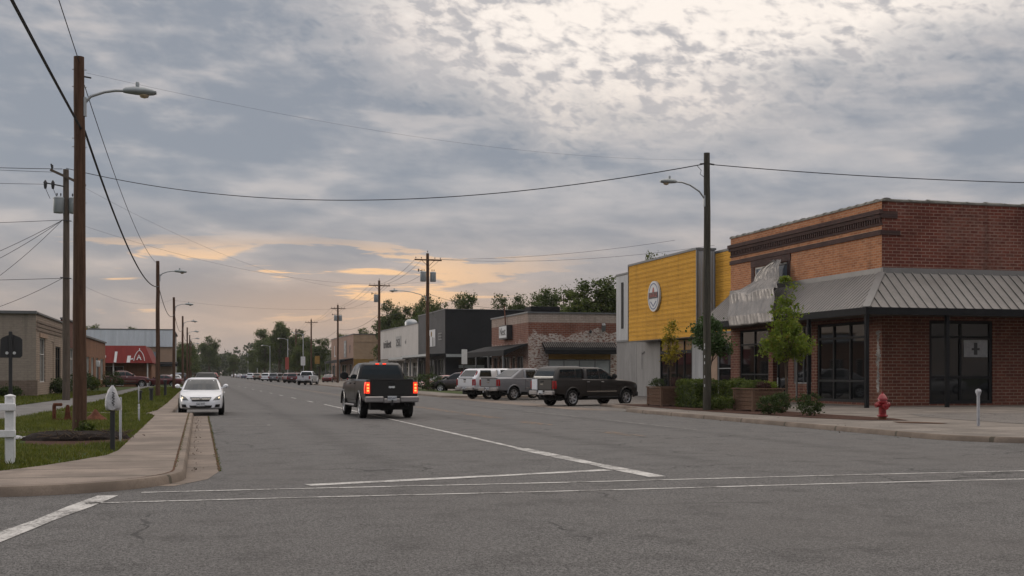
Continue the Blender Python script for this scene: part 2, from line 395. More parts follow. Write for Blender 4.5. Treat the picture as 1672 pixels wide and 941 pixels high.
M['amber_brick_y'] = brick('amber_brick_side', (.25,.115,.06), (.20,.09,.05), (.20,.13,.095), .45, .15, 'y', .018)
M['mansard_red'] = pm('red_mansard_metal', (.165,.022,.020), .65, .05, .2, .6, .1, 12, stretch=(3,1,.4), pos=True)
M['blue_white'] = pm('pale_corrugated_siding', (.54,.58,.64), .6, .2, .12, .4, stretch=(3,3,.3), pos=True)
M['dark_interior'] = pm('unlit_interior', (.02,.018,.016), .9, 0, .2, 1)
M['leaf_big'] = foliage('broad_leaves', (.034,.058,.013), (.105,.135,.030), (.13,.115,.028), .5)
M['leaf_far'] = foliage('far_leaves', (.022,.038,.013), (.06,.078,.024), None, .25)
M['leaf_young'] = foliage('young_leaves', (.085,.14,.018), (.22,.28,.035), (.30,.22,.03), 2.2, .45)
M['leaf_dark'] = foliage('dark_street_leaves', (.026,.055,.016), (.075,.125,.035), None, 2.)
M['leaf_yellow'] = foliage('yellow_leaves', (.15,.13,.015), (.34,.27,.025), None, 3., .45)
M['leaf_hedge'] = foliage('hedge_leaves', (.03,.05,.009), (.115,.15,.022), None, 4.)
M['leaf_maroon'] = foliage('maroon_leaves', (.035,.012,.012), (.085,.04,.03), None, 5.)
M['leaf_shrub'] = foliage('shrub_leaves', (.02,.035,.009), (.06,.09,.022), None, 5.)
M['grass'] = foliage('grass_blades', (.050,.066,.007), (.130,.145,.018), (.165,.135,.035), 1.3, .3)
M['bark'] = pm('tree_bark', (.085,.062,.045), .9, 0, .3, 3, .6, 12, stretch=(5,5,1))
M['tyre'] = pm('tyre_rubber', (.014,.014,.014), .8, 0, .15, 6)
M['rim'] = pm('alloy_rim', (.55,.56,.58), .3, .85, .08, 6)
M['rim_dark'] = pm('dark_rim', (.10,.10,.105), .4, .7, .1, 6)
M['well'] = pm('black_underbody', (.008,.008,.008), .8, 0, .1, 4)
M['car_glass'] = pm('tinted_car_glass', (.009,.015,.018), .05, 0, .15, 1., spec=.42)
M['windscreen'] = pm('windscreen_glass', (.012,.019,.022), .06, 0, .3, 1.3, spec=.32)
M['chrome'] = pm('chrome_trim', (.62,.61,.60), .18, 1., .05, 4)
M['bumper_metal'] = pm('brushed_bumper', (.27,.26,.26), .35, .8, .1, 4)
M['black_plastic'] = pm('black_plastic', (.018,.018,.019), .6, 0, .1, 4)
M['tail_red'] = pm('tail_lens_red', (.28,.012,.014), .2, 0, .25, 12, spec=.6)
M['tail_lit'] = pm('lit_brake_lamp', (.6,.04,.02), .3, 0, .1, 20, emit=((1.,.045,.012), 1.25))
M['tail_hot'] = pm('lit_brake_bulb', (.9,.25,.08), .3, 0, .1, 20, emit=((1.,.26,.06), 2.4))
M['head_lens'] = pm('headlight_lens', (.10,.105,.11), .15, .3, .15, 14)
M['head_lit'] = pm('lit_headlight', (.9,.8,.6), .3, 0, .05, 9, emit=((1.,.78,.45), 1.1))
M['plate'] = pm('licence_plate', (.50,.52,.54), .5, 0, .08, 12)
M['plate_ink'] = pm('plate_lettering', (.06,.07,.12), .6, 0, .1, 5)
def carpaint(n, c, metal=.3, rough=.32): return pm(n, c, rough, metal, .06, 1.5, coat=.8, spec=.5)
P_ = {'black': pm('black_paint', (.007,.007,.008), .35, .0, .06, 1.5, coat=.25, spec=.4), 'white': carpaint('white_paint', (.66,.68,.72), 0, .35),
      'silver': carpaint('silver_paint', (.60,.62,.66), .25), 'grey': pm('grey_paint', (.17,.175,.19), .4, .2, .06, 1.5, coat=.35, spec=.4),
      'brown': pm('dark_brown_paint', (.017,.0145,.0135), .42, .0, .06, 1.5, coat=.22, spec=.35), 'maroon': carpaint('maroon_paint', (.09,.014,.016), .3),
      'dark': carpaint('near_black_maroon_paint', (.024,.014,.015), .2), 'red': carpaint('red_paint', (.22,.02,.02), .2),
      'tan': carpaint('tan_paint', (.28,.235,.19), .4), 'blue': carpaint('blue_grey_paint', (.10,.13,.19), .4), 'pink': carpaint('rose_grey_paint', (.30,.22,.21), .4)}
M['black_mulch'] = pm('black_mulch', (.018,.013,.011), .95, 0, .5, 9, 1., 30, pos=True)
# ------------------------------------------------------------------ camera, sun, sky
HEAD = R(14.68)
cam = bpy.data.cameras.new('camera'); co = bpy.data.objects.new('camera', cam); C.objects.link(co)
co.location = (0, 0, 1.6); co.rotation_euler = (R(90), 0, -HEAD)
cam.sensor_width = 36; cam.lens = 1950/1672*36; cam.shift_y = (610-470.5)/1672; cam.clip_end = 6000; cam.clip_start = .1
scene.camera = co

SUN_AZ, SUN_EL = R(-50), R(13)        # azimuth from +Y towards +X
sl = bpy.data.lights.new('sun', 'SUN'); sl.energy = SUNE; sl.angle = R(22); sl.color = (1., .90, .80)
so = bpy.data.objects.new('sun', sl); C.objects.link(so)
d = Vector((math.sin(SUN_AZ)*math.cos(SUN_EL), math.cos(SUN_AZ)*math.cos(SUN_EL), math.sin(SUN_EL)))
so.rotation_euler = (-d).to_track_quat('-Z', 'Y').to_euler(); so.location = (-30, 20, 60)

w = bpy.data.worlds.new('World'); scene.world = w; w.use_nodes = True
nt = w.node_tree; g = G(nt)
bg = nt.nodes['Background']; wo = nt.nodes['World Output']
sky = g.n('ShaderNodeTexSky', sky_type='NISHITA'); sky.sun_disc = False; sky.sun_elevation = SUN_EL; sky.sun_rotation = SUN_AZ
nt.links.new(sky.outputs[0], bg.inputs[0]); bg.inputs[1].default_value = .05
D = g.vm('NORMALIZE', g.n('ShaderNodeTexCoord').outputs['Generated'])
s = g.sep(D); X, Y, Z = s[0], s[1], s[2]
ca, sa = math.cos(HEAD), math.sin(HEAD)
fwd = g.m('ADD', g.m('MULTIPLY', X, sa), g.m('MULTIPLY', Y, ca))
lat = g.m('SUBTRACT', g.m('MULTIPLY', X, ca), g.m('MULTIPLY', Y, sa))
az = g.m('ARCTAN2', lat, fwd)
el = g.m('ARCSINE', Z)
# the cloud deck is a plane overhead: project the view ray on it
zz = g.m('MAXIMUM', g.m('ADD', Z, .05), .03)
U = g.comb(g.m('DIVIDE', X, zz), g.m('DIVIDE', Y, zz), 0.)
A2 = g.comb(g.m('ADD', az, g.m('MULTIPLY', el, .5)), g.m('MULTIPLY', el, 1.75), 2.)
med = g.noise(A2, 9., 4, .6, .3); fine = g.noise(A2, 46., 3, .58, .25); tiny = g.noise(A2, 110., 2, .5)
E2 = g.comb(az, g.m('MULTIPLY', el, 4.), 3.)
wide = g.noise(E2, 3.2, 3, .5, .2)
soft = g.noise(g.comb(g.m('ADD', g.m('MULTIPLY', az, 2.2), g.m('MULTIPLY', el, 1.5)), g.m('MULTIPLY', el, 8.), 5.), 4.6, 4, .52, .15)
streak = g.noise(g.comb(g.m('MULTIPLY', az, 3.2), g.m('MULTIPLY', el, 30.), 1.7), 1.7, 5, .62, .5)
# edge of the thin bright altocumulus field, higher up and to one side
dz = g.m('SUBTRACT', az, .05)
edge = g.m('ADD', .203, g.m('SUBTRACT', g.m('MULTIPLY', g.m('ABSOLUTE', dz), .30), g.m('MULTIPLY', dz, .10)))
rag = g.m('ADD', g.m('ADD', g.m('MULTIPLY', g.m('SUBTRACT', fine, .5), .11), g.m('MULTIPLY', g.m('SUBTRACT', med, .5), .12)), g.m('MULTIPLY', g.m('SUBTRACT', wide, .5), .16))
thin = g.m('SUBTRACT', g.m('ADD', el, rag), edge)
bright = g.step(thin, -.055, .050)
# flocks of small grey puffs inside the bright field
flock = g.m('ADD', g.m('ADD', g.m('MULTIPLY', wide, .55), g.m('MULTIPLY', med, .28)), g.m('MULTIPLY', fine, .26))
clear = g.m('MULTIPLY', g.step(el, .225, .29), g.step(az, -.12, .10))
pf = g.m('ADD', g.m('ADD', g.m('MULTIPLY', fine, .52), g.m('MULTIPLY', tiny, .16)), g.m('MULTIPLY', flock, .90))
leftw = g.m('SUBTRACT', 1., g.step(az, -.16, .10)); rightw = g.step(az, .20, .42)
puffs = g.step(g.m('ADD', g.m('SUBTRACT', pf, g.m('MULTIPLY', clear, .13)), g.m('MULTIPLY', g.m('ADD', leftw, g.m('MULTIPLY', rightw, .45)), .10)), .69, .95)
# stratus body: blue-grey with paler streaks
body = g.m('ADD', g.m('ADD', g.m('MULTIPLY', wide, .40), g.m('MULTIPLY', soft, .52)), g.m('MULTIPLY', g.m('SUBTRACT', fine, .5), g.m('MULTIPLY', g.step(el, .10, .26), .22)))
kbody = g.step(body, .36, .60)
col = g.mix(kbody, (.275, .300, .348), (.475, .462, .475))
col = g.mix(g.m('MULTIPLY', g.step(soft, .56, .70), .35), col, (.60, .55, .53))
# warm air towards the horizon
warm = g.m('SUBTRACT', 1., g.step(el, .0, .17))
tone = g.mix(kbody, (.36, .305, .285), (.50, .385, .32))
col = g.mix(g.m('MULTIPLY', warm, .90), col, tone)
# openings of evening light between the stratus layers
gl = g.m('MULTIPLY', g.m('SUBTRACT', 1., g.step(g.m('ABSOLUTE', g.m('SUBTRACT', el, .076)), .006, .044)),
         g.m('SUBTRACT', 1., g.step(g.m('ABSOLUTE', g.m('ADD', az, .20)), .08, .30)))
brk = g.step(g.m('ADD', g.m('MULTIPLY', streak, .72), g.m('MULTIPLY', soft, .28)), .520, .565)
col = g.mix(g.m('MULTIPLY', g.m('MULTIPLY', gl, brk), .95), col, (.98, .62, .34))
low = g.m('MULTIPLY', g.m('SUBTRACT', 1., g.step(g.m('ABSOLUTE', g.m('SUBTRACT', el, .052)), .0, .045)), g.m('SUBTRACT', 1., g.step(g.m('ABSOLUTE', g.m('ADD', az, .12)), .03, .22)))
col = g.mix(g.m('MULTIPLY', low, .30), col, (.85, .50, .27))
field = g.mix(g.m('MULTIPLY', puffs, .88), (.88, .79, .69), (.34, .345, .375))
glowc = g.mix(g.step(el, .20, .26), (1.10, .96, .83), (1.0, .91, .83))
field = g.mix(g.m('MULTIPLY', puffs, .86), glowc, g.mix(g.step(fine, .40, .62), (.72, .655, .62), (.43, .42, .44)))
col = g.mix(bright, col, field)
# sky gain added overhead and behind the viewer, out of view, to light the street
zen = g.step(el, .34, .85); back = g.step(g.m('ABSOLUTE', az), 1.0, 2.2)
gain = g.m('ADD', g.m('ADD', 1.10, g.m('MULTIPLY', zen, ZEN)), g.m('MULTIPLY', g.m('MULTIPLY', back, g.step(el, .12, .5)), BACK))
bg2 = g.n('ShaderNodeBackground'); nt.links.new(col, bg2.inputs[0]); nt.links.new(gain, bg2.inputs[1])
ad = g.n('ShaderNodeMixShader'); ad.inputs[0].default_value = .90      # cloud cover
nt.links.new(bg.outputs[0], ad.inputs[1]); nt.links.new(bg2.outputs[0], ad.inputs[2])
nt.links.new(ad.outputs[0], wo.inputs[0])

vs = scene.view_settings; scene.display_settings.display_device = 'sRGB'
vs.view_transform = 'Standard'; vs.look = 'None'; vs.gamma = 1; vs.exposure = EXPO; vs.use_curve_mapping = False
scene.cycles.max_bounces = 5; scene.cycles.diffuse_bounces = 2; scene.cycles.glossy_bounces = 3; scene.cycles.transparent_max_bounces = 6
scene.cycles.transmission_bounces = 2; scene.cycles.caustics_reflective = False; scene.cycles.caustics_refractive = False
scene.cycles.use_denoising = True; scene.cycles.sample_clamp_indirect = 4

# ------------------------------------------------------------------ ground, streets, kerbs
def arc(cx, cy, r, a0, a1, n=8):
    return [(cx + r*math.cos(R(a0+(a1-a0)*i/n)), cy + r*math.sin(R(a0+(a1-a0)*i/n))) for i in range(n+1)]
def ribbon(mb, pts, w, z0, z1, side=1):
    """raised strip along a polyline, w to its left for side=1"""
    P = [Vector((*p, 0)) for p in pts]; inn = []
    for i in range(len(P)):
        t = (P[min(i+1, len(P)-1)] - P[max(i-1, 0)]).normalized(); inn.append(P[i] + Vector((-t.y, t.x, 0))*w*side)
    secs = [[(a.x, a.y, z0), (a.x*.9+b.x*.1, a.y*.9+b.y*.1, z1-.035), (a.x*.72+b.x*.28, a.y*.72+b.y*.28, z1), (b.x, b.y, z1), (b.x, b.y, z0)] for a, b in zip(P, inn)]
    return mb.loft(secs, True, True), [(p.x, p.y) for p in inn]

struct('ground', MB().sheet([(-900,-300), (1100,-300), (1100,1100), (-900,1100)], -.03), M['lawn'])
rd = MB()
rd.sheet([(-120,-30), (120,-30), (120,16.6), (-120,16.6)], 0)
rd.sheet([(-.2,16.6), (17.2,16.6), (17.2,900), (-.2,900)], 0)
rd.sheet([(-2.6,16.6), (-.2,16.6), (-.2,22), (-2.6,19)], 0)
rd.sheet([(17.2,22.8), (20.3,22.8), (20.3,25), (17.2,26)], 0)
rd.sheet([(17.2,16.6), (120,16.6), (120,22.8), (17.2,22.8)], 0)
rd.sheet([(-.95,46.6), (-.2,46.6), (-.2,900), (-.95,900)], 0)
struct('road', rd, M['asphalt'])

# left kerb: comes down the side street, turns the corner, runs along the main street to the parking bay
K = [(-60,16.62), (-9,16.62), (-2.5,16.62)] + arc(-2.5, 18.92, 2.3, -90, 0, 10)[1:] + [(-.2,24), (-.2,34), (-.2,46.3)]
kb = MB(); _, KI = ribbon(kb, K, .16, -.02, .13, 1); struct('kerb', kb, M['kerbstone'], 40)
gp = MB(); go = [(x + .52, y - .0) for x, y in [(-.2,20.2), (-.2,46.3)]]
gp.add([(x, y, .004) for x, y in [(-1.2,16.97)] + arc(-2.5, 18.92, 2.3, -50, 0, 6)[1:] + [(-.2,46.3), (.31,46.3), (.31,20.0), (.12,18.6), (-.35,17.6)]], [tuple(range(13))])
struct('gutter', gp, M['gutter'])
kb = MB(); ribbon(kb, [(-.2,46.3), (-.55,46.5), (-.95,46.9), (-.95,60), (-.95,400)], .16, -.02, .13, 1); struct('bay_kerb', kb, M['kerbstone'], 40)

# left footway: one slab whose inner edge leaves the corner in a curve
inner = [(-60,19.0), (-8,19.05), (-3.6,19.2), (-2.9,19.45), (-2.45,20.3), (-2.0,21.5), (-1.62,22.7), (-1.5,24), (-1.5,43.5), (-1.75,45.8), (-1.9,46.4), (-1.62,50), (-1.55,60), (-1.55,400)]
outer = KI + [(-.36,46.3), (-.7,46.62), (-1.1,46.95), (-1.1,60), (-1.1,400)]
sw = MB(); top = [(x, y, .128) for x, y in outer] ; inn3 = [(x, y, .128) for x, y in inner]
sw.add(top + inn3[::-1], [tuple(range(len(top)+len(inn3)))])
struct('sidewalk', sw, M['concrete'])
jl = MB(); jp = KI[2:-1] + [(-.36,46.2)]; jl.add([(x, y, .1335) for x, y in jp] + [(x-.035 if i > 4 else x, y+(.03 if i <= 4 else 0), .1335) for i, (x, y) in enumerate(jp)], [(i, i+1, len(jp)+i+1, len(jp)+i) for i in range(len(jp)-1)])
struct('kerb_joint', jl, M['soil'])
struct('gutter_joint', MB().sheet([(.30,20.1), (.345,20.1), (.345,46.3), (.30,46.3)], .008), M['soil'])
# lawns between the footway and the lane
lw = MB()
lw.add([(x, y, .10) for x, y in [(-60,19.0), (-8,19.05), (-3.6,19.2), (-2.9,19.45), (-2.45,20.3), (-2.0,21.5), (-1.62,22.7), (-1.5,24), (-1.5,43.5), (-1.75,45.8), (-5.7,49.2), (-6.1,42), (-7.5,34), (-14,28), (-60,24)]], [tuple(range(15))])
lw.add([(x, y, .10) for x, y in [(-1.9,46.45), (-1.62,50), (-1.55,60), (-1.55,400), (-5.2,400), (-5.2,62), (-5.6,50)]], [tuple(range(7))])
lw.add([(x, y, .10) for x, y in [(-8.4,57), (-7.6,75), (-6.9,90), (-6.6,140), (-40,140), (-40,57)]], [tuple(range(6))])
struct('lawn', lw, M['lawn'])
cp = MB(); cp.add([(x, y, .115) for x, y in [(-1.75,45.8), (-1.9,46.45), (-5.6,50.0), (-5.7,49.2)]], [(0,1,2,3)]); struct('path', cp, M['concrete'])
ln = MB(); ln.add([(x, y, .085) for x, y in [(-60,24), (-14,28), (-7.5,34), (-6.1,42), (-5.7,49.2), (-5.6,50), (-5.2,62), (-5.2,400), (-6.9,400), (-6.6,140), (-6.9,90), (-7.6,75), (-8.4,57), (-40,57), (-60,50)]], [tuple(range(15))])
struct('lane', ln, M['lane'])
# bare earth: worn streak in the lawn and mulch round the first pole
so_ = MB(); so_.add([(x, y, .106) for x, y in [(-7,30.6), (-5.2,31.3), (-4.1,32.2), (-3.2,33.1), (-2.4,34.2), (-2.5,34.5), (-3.4,33.6), (-4.3,32.8), (-5.3,32.1), (-7,31.6)]], [tuple(range(10))])
struct('worn_soil', so_, M['soil'])
mu = MB(); mu.add([(-2.62 + 1.25*math.cos(a)*(1+.16*math.sin(3*a+1)), 28.2 + 1.9*math.sin(a)*(1+.13*math.cos(4*a)), .108) for a in [2*PI*i/28 for i in range(28)]], [tuple(range(28))])
struct('mulch_ground', mu, M['mulch'])

# right side: kerb, corner ramp, footway, beds, walk under the awning, parking
KR = [(90,22.8), (20.4,22.8)] + arc(20.2, 25.8, 3.0, -90, -180, 9)[1:] + [(17.2,30), (17.2,38), (17.2,46.6), (17.45,47.6), (18.2,48.3), (18.55,49.2), (18.8,54.9), (19.3,55.3), (29.5,55.3)]
kb = MB(); _, KRI = ribbon(kb, KR, .17, -.02, .13, -1); struct('kerb_right', kb, M['kerbstone'], 40)
rs = MB(); rs.add([(x, y, .127) for x, y in KRI + [(29.5,47.4), (90,47.4), (90,22.97)]], [tuple(range(len(KRI)+3))])
struct('sidewalk_right', rs, M['apron'])
struct('driveway', MB().sheet([(25,38.4), (23.9,36), (23.4,33), (23.2,29.8), (90,29.8), (90,38.4)], .134), M['lot'])
bed = [(19.0,53.5), (18.9,46), (19.1,40), (19.6,35.2), (20.3,33.3), (21.4,32.9), (21.9,34.5), (21.8,38), (21.9,42), (22.9,45.5), (23.4,53.5)]
struct('planting_bed', MB().sheet(bed, .14), M['mulch'])
struct('bare_patch', MB().sheet([(20.1,31.4), (20.9,30.5), (21.3,30.7), (21.0,31.8), (20.4,32.2)], .14), M['soil'])
lot = MB(); lot.sheet([(17.2,55.3), (36,55.3), (36,104.5), (21.8,104.5), (21.8,76.2), (17.2,76.2)], .006)
lot.sheet([(17.2,47.4), (19.4,47.4), (19.4,55.3), (17.2,55.3)], .006)
struct('parking_lot', lot, M['lot'])
st = MB(); st.sheet([(15.9,50), (17.2,48.4), (17.2,76.5), (15.3,76.5), (15.6,60)], .005); struct('concrete_strip', st, M['gutter'])
kb = MB(); isl = [(28.9,77.0), (17.0,77.0)] + arc(17.0, 78.4, 1.4, -90, -180, 5)[1:] + [(15.6,90), (15.6,140), (16.0,300)]
ribbon(kb, isl, .17, -.02, .12, -1); struct('island_kerb', kb, M['kerbstone'], 40)
fw = MB(); fw.sheet([(15.77,78.5), (17.0,77.2), (21.7,77.2), (21.7,104.5), (28.9,104.5), (28.9,300), (16.1,300), (15.77,140)], .117)
struct('sidewalk_far', fw, M['apron'])
struct('verge', MB().sheet([(18.2,80), (21.0,80), (21.2,135), (18.4,135)], .124), M['lawn'])

# painted markings
def strip(name, poly, mat, z=.005): return struct(name, MB().sheet(poly, z), M[mat])
def dash(name, p, q, w, mat, z=.006):
    a, b = Vector(p), Vector(q); t = (b-a).normalized(); n = Vector((-t.y, t.x))*w/2
    return strip(name, [tuple(a-n), tuple(b-n), tuple(b+n), tuple(a+n)], mat, z)
def wavy(name, pts, w, mat, z=.006):
    P = [Vector(p) for p in pts]; L = []; Rr = []
    for i, p in enumerate(P):
        t = (P[min(i+1, len(P)-1)] - P[max(i-1, 0)]).normalized(); n = Vector((-t.y, t.x))*w*(.5 + .09*math.sin(i*2.3)); L.append(tuple(p+n)); Rr.append(tuple(p-n))
    mb = MB(); n = len(P); mb.add([(x, y, z) for x, y in L+Rr], [(i, i+1, n+i+1, n+i) for i in range(n-1)]); return struct(name, mb, M[mat])
wavy('crosswalk_line', [(-1.35+i*.95, 15.52+.03*math.sin(i*.7)) for i in range(30)], .10, 'thin_line')
wavy('crosswalk_line', [(-.75+i*.95, 16.72+.02*i/3+.03*math.sin(i*.6+1)) for i in range(30)], .10, 'thin_line')
wavy('stop_line', [(1.5, 17.25), (3.2,17.72), (4.9,18.2), (6.55,18.72)], .26, 'white_line')
wavy('lane_line', [(6.86,17.3), (6.8,18.6), (6.74,20), (6.68,22), (6.62,24.5)], .30, 'white_line')
wavy('lane_line', [(6.60,24.5), (6.56,30), (6.5,38), (6.4,50), (6.25,62)], .13, 'white_line', .007)
for y in (67, 77, 87, 97, 109, 121, 135, 150): dash('lane_dash', (6.2-(y-62)*.016, y), (6.2-(y-59)*.016, y+3.2), .13, 'white_line')
wavy('side_street_line', [(-1.15,16.45), (-1.38,15.2), (-1.62,13.9), (-1.9,12.5), (-2.3,10.3)], .26, 'white_line')
for a, b in (((10.98,28.6), (10.86,31.2)), ((10.6,35.5), (10.5,38.5)), ((10.45,41.2), (10.2,57)), ((10.2,58), (10.0,110)), ((10.0,112), (9.8,260))):
    dash('centre_line', a, b, .12, 'yellow_line'); dash('centre_line', (a[0]-.26, a[1]+.3), (b[0]-.26, b[1]-.2), .11, 'yellow_line')
for a, b in (((13.65,31.5), (13.6,39)), ((13.55,42), (13.4,49)), ((13.4,52), (13.2,60)), ((13.2,63), (13.0,80))): dash('edge_line', a, b, .10, 'faint_line')
for y in (43.2, 37.4): dash('parking_tick', (.6,y), (2.0,y+.1), .10, 'faint_line')
dash('parking_tick', (2.05,37.0), (2.1,38.1), .10, 'faint_line')

# evening air: one even, thin volume round the whole street
hz = MB().box(-905, 1105, -305, 1105, -1.05, 26); hm, hnt, hb_ = newmat('evening_air')
hnt.nodes.remove(hb_); hv = hnt.nodes.new('ShaderNodeVolumePrincipled'); hv.inputs['Color'].default_value = (.93,.93,.95,1); hv.inputs['Density'].default_value = HAZE; hv.inputs['Anisotropy'].default_value = .25
hnt.links.new(hv.outputs[0], hnt.nodes['Material Output'].inputs['Volume'])
ho_ = build('haze', hz, hm); ho_['kind'] = 'stuff'; ho_['label'] = 'thin evening haze over the whole street'
scene.cycles.volume_bounces = 0
# ------------------------------------------------------------------ buildings
def window(par, F, u0, u1, z0, z1, cols=1, rows=(), glass='glass', frame='frame_dark', n=-.14, fw=.07, extra=None, label=None):
    """a glazed unit set back in its opening: frame mesh with the panes as its child"""
    fr = MB(); t = .06
    fr.fbox(F, u0, u1, n-t, n+t, z0, z0+fw); fr.fbox(F, u0, u1, n-t, n+t, z1-fw, z1)
    fr.fbox(F, u0, u0+fw, n-t, n+t, z0+fw, z1-fw); fr.fbox(F, u1-fw, u1, n-t, n+t, z0+fw, z1-fw)
    for i in range(1, cols):
        c = u0 + (u1-u0)*i/cols; fr.fbox(F, c-fw*.4, c+fw*.4, n-t+.004, n+t-.004, z0+fw, z1-fw)
    for r in rows:
        fr.fbox(F, u0+fw, u1-fw, n-t+.008, n+t-.008, r-fw*.4, r+fw*.4)
    o = build('window', fr, M[frame], par)
    pa = MB(); pa.fbox(F, u0+fw*.5, u1-fw*.5, n-.022, n-.004, z0+fw*.5, z1-fw*.5)
    build('pane', pa, M[glass], o)
    if label: o['label'] = label
    return o
def door(par, F, u0, u1, z0, z1, mat='frame_dark', glass='glass', n=-.16):
    fr = MB(); w = .11
    fr.fbox(F, u0, u0+w, n-.04, n+.03, z0, z1); fr.fbox(F, u1-w, u1, n-.04, n+.03, z0, z1)
    fr.fbox(F, u0+w, u1-w, n-.04, n+.03, z1-w, z1); fr.fbox(F, u0+w, u1-w, n-.04, n+.03, z0, z0+.28)
    o = build('door', fr, M[mat], par)
    build('pane', MB().fbox(F, u0+w*.6, u1-w*.6, n-.02, n-.005, z0+.2, z1-w*.6), M[glass], o)
    h = MB(); h.fbox(F, u1-w-.06, u1-w-.02, n+.03, n+.09, z0+.8, z0+1.25); build('handle', h, M['galv'], o)
    return o
def shell(par, x0, x1, y0, y1, h, skip, mat, roof_drop=.45, name='wall'):
    """the plain walls nobody looks at, plus the flat roof"""
    s = MB()
    if 'x0' not in skip: s.wall(Face('x', x0, -1), y0, y1, 0, h)
    if 'x1' not in skip: s.wall(Face('x', x1, 1), y0, y1, 0, h)
    if 'y0' not in skip: s.wall(Face('y', y0, -1), x0, x1, 0, h)
    if 'y1' not in skip: s.wall(Face('y', y1, 1), x0, x1, 0, h)
    build(name, s, mat, par)
    build('roof', MB().box(x0+.26, x1-.26, y0+.26, y1-.26, h-roof_drop-.1, h-roof_drop), M['roofing'], par)
def room(par, x0, x1, y0, y1, z0, z1):
    build('interior', MB().box(x0, x1, y0, y1, z0, z1), M['dark_interior'], par)
def coping(F, u0, u1, z, pitch=.75, w=.34, h=.13, n0=-.29):
    mb = MB(); mb.fbox(F, u0, u1, n0, n0+w, z, z+h*.6)
    k = u0
    rr = random.Random(int(u0*7+z))
    while k < u1-.1:
        e = min(k+pitch*.92, u1); c = n0+w/2; hh = h*.5 + rr.uniform(-.015, .02)
        secs = []
        for u, sc in ((k, 1.25), (k+.10, 1.25), (k+.101, 1.), (e, .97)):
            secs.append([F.p(u, c + w*.5*sc*math.cos(a), z + h*.5 + hh*sc*math.sin(a)) for a in [PI*i/6 for i in range(7)]])
        mb.loft(secs, True, True); k += pitch
    return mb

# --- corner store -----------------------------------------------------------
FX, FY = Face('x', 29.5, -1), Face('y', 47.4, -1)
cs = thing('brick_store', 'large brick corner store with orange front, dark red side and grey metal awning', 'store', (29.5, 47.4, 0))
h_low = [(48.7,53.2,.25,4.0), (53.75,55.6,1.08,4.0), (56.2,57.9,.13,3.95), (58.4,61.9,.9,4.0)]
build('wall', MB().wall(FX, 47.4, 63.1, 0, 6.0, h_low), M['brick_red_x'], cs)['label'] = 'red brick ground floor front'
build('wall', MB().wall(FX, 47.42, 63.1, 6.0, 9.3, [(56.25,60.06,6.02,7.4)]), M['brick_orange'], cs)['label'] = 'orange brick upper front'
hs = [(31.9,35.2,.22,4.0), (38.9,42.4,.22,4.0)]
build('wall', MB().wall(FY, 29.5, 52, 0, 6.0, hs), M['brick_red_low_y'], cs)['label'] = 'red brick side wall below the awning'
build('wall', MB().wall(FY, 29.5, 52, 6.0, 9.3), M['brick_red_y'], cs)['label'] = 'weathered dark red brick side wall'
shell(cs, 29.5, 52, 47.4, 63.1, 9.3, ('x0','y0'), M['brick_red_low_y'])
room(cs, 29.9, 33, 47.9, 62.6, .1, 5.5); room(cs, 33.05, 48, 47.9, 50.5, .1, 5.5)
window(cs, FX, 48.7, 53.2, .25, 4.0, 3, (1.25,3.28), n=-.1, fw=.13)
window(cs, FX, 53.75, 55.6, 1.08, 4.0, 2, (), n=-.1, fw=.07, frame='frame_grey')
door(cs, FX, 56.35, 57.75, .13, 3.1, n=-.2); window(cs, FX, 56.2, 57.9, 3.12, 3.95, 1, (), n=-.2, fw=.1)
window(cs, FX, 58.4, 61.9, .9, 4.0, 2, (1.55,3.2), n=-.1, fw=.10)
window(cs, FX, 56.25, 60.06, 6.02, 7.4, 2, (), 'glass_blue', 'frame_white', n=-.1, fw=.10)
window(cs, FY, 31.9, 35.2, .22, 4.0, 2, (1.42,3.25), n=-.1, fw=.14)
window(cs, FY, 38.9, 42.4, .22, 4.0, 2, (1.42,3.25), n=-.1, fw=.14)
po = MB(); po.fbox(FY, 33.75, 35.0, -.095, -.088, 2.35, 3.12); p_ = build('poster', po, M['sign_grey'], cs); p_['label'] = 'grey poster behind the glass'
po = MB(); po.fbox(FY, 34.28, 34.46, -.086, -.082, 2.45, 3.0); po.fbox(FY, 34.16, 34.58, -.084, -.080, 2.66, 2.76); build('print', po, M['sign_black'], p_)
sg = MB()   # dark trim: lintel and jambs of the upper window, bands, dentil cornice
sg.fbox(FX, 55.9, 60.45, 0, .05, 7.42, 7.78); sg.fbox(FX, 55.95, 56.24, 0, .04, 6.36, 7.41); sg.fbox(FX, 60.07, 60.4, 0, .04, 6.36, 7.41)
build('window_surround', sg, M['brick_trim'], cs)
bd = MB(); bd.fbox(FX, 47.36, 63.12, 0, .07, 7.80, 8.02); bd.fbox(FY, 29.43, 30.4, 0, .05, 7.80, 8.0); build('brick_band', bd, M['brick_trim'], cs)
cn = MB(); cn.fbox(FX, 47.30, 63.14, 0, .20, 8.72, 8.92); cn.fbox(FX, 47.33, 63.12, 0, .13, 8.56, 8.715); cn.fbox(FX, 47.35, 63.1, 0, .05, 8.22, 8.335); cn.fbox(FY, 29.36, 30.25, 0, .06, 8.55, 8.85)
for i in range(78): cn.fbox(FX, 47.42+i*.2, 47.52+i*.2, 0, .10, 8.34, 8.555)
build('cornice', cn, M['brick_trim'], cs)
build('coping', coping(FX, 47.2, 63.15, 9.3), M['coping'], cs, 50)
build('coping', coping(FY, 29.85, 52, 9.3, 1.0), M['coping'], cs, 50)
ch = MB(); rr = random.Random(5); L_, R_ = [], []
for i in range(60):
    z = .75+i*.047; w0 = .05+.17*min(1, (i+4)/20)*(.6+.4*math.sin(i*.23)); L_.append(FX.p(47.74+w0*rr.uniform(.2,1.1), .006, z)); R_.append(FX.p(47.70-w0*rr.uniform(.2,1.1), .006, z))
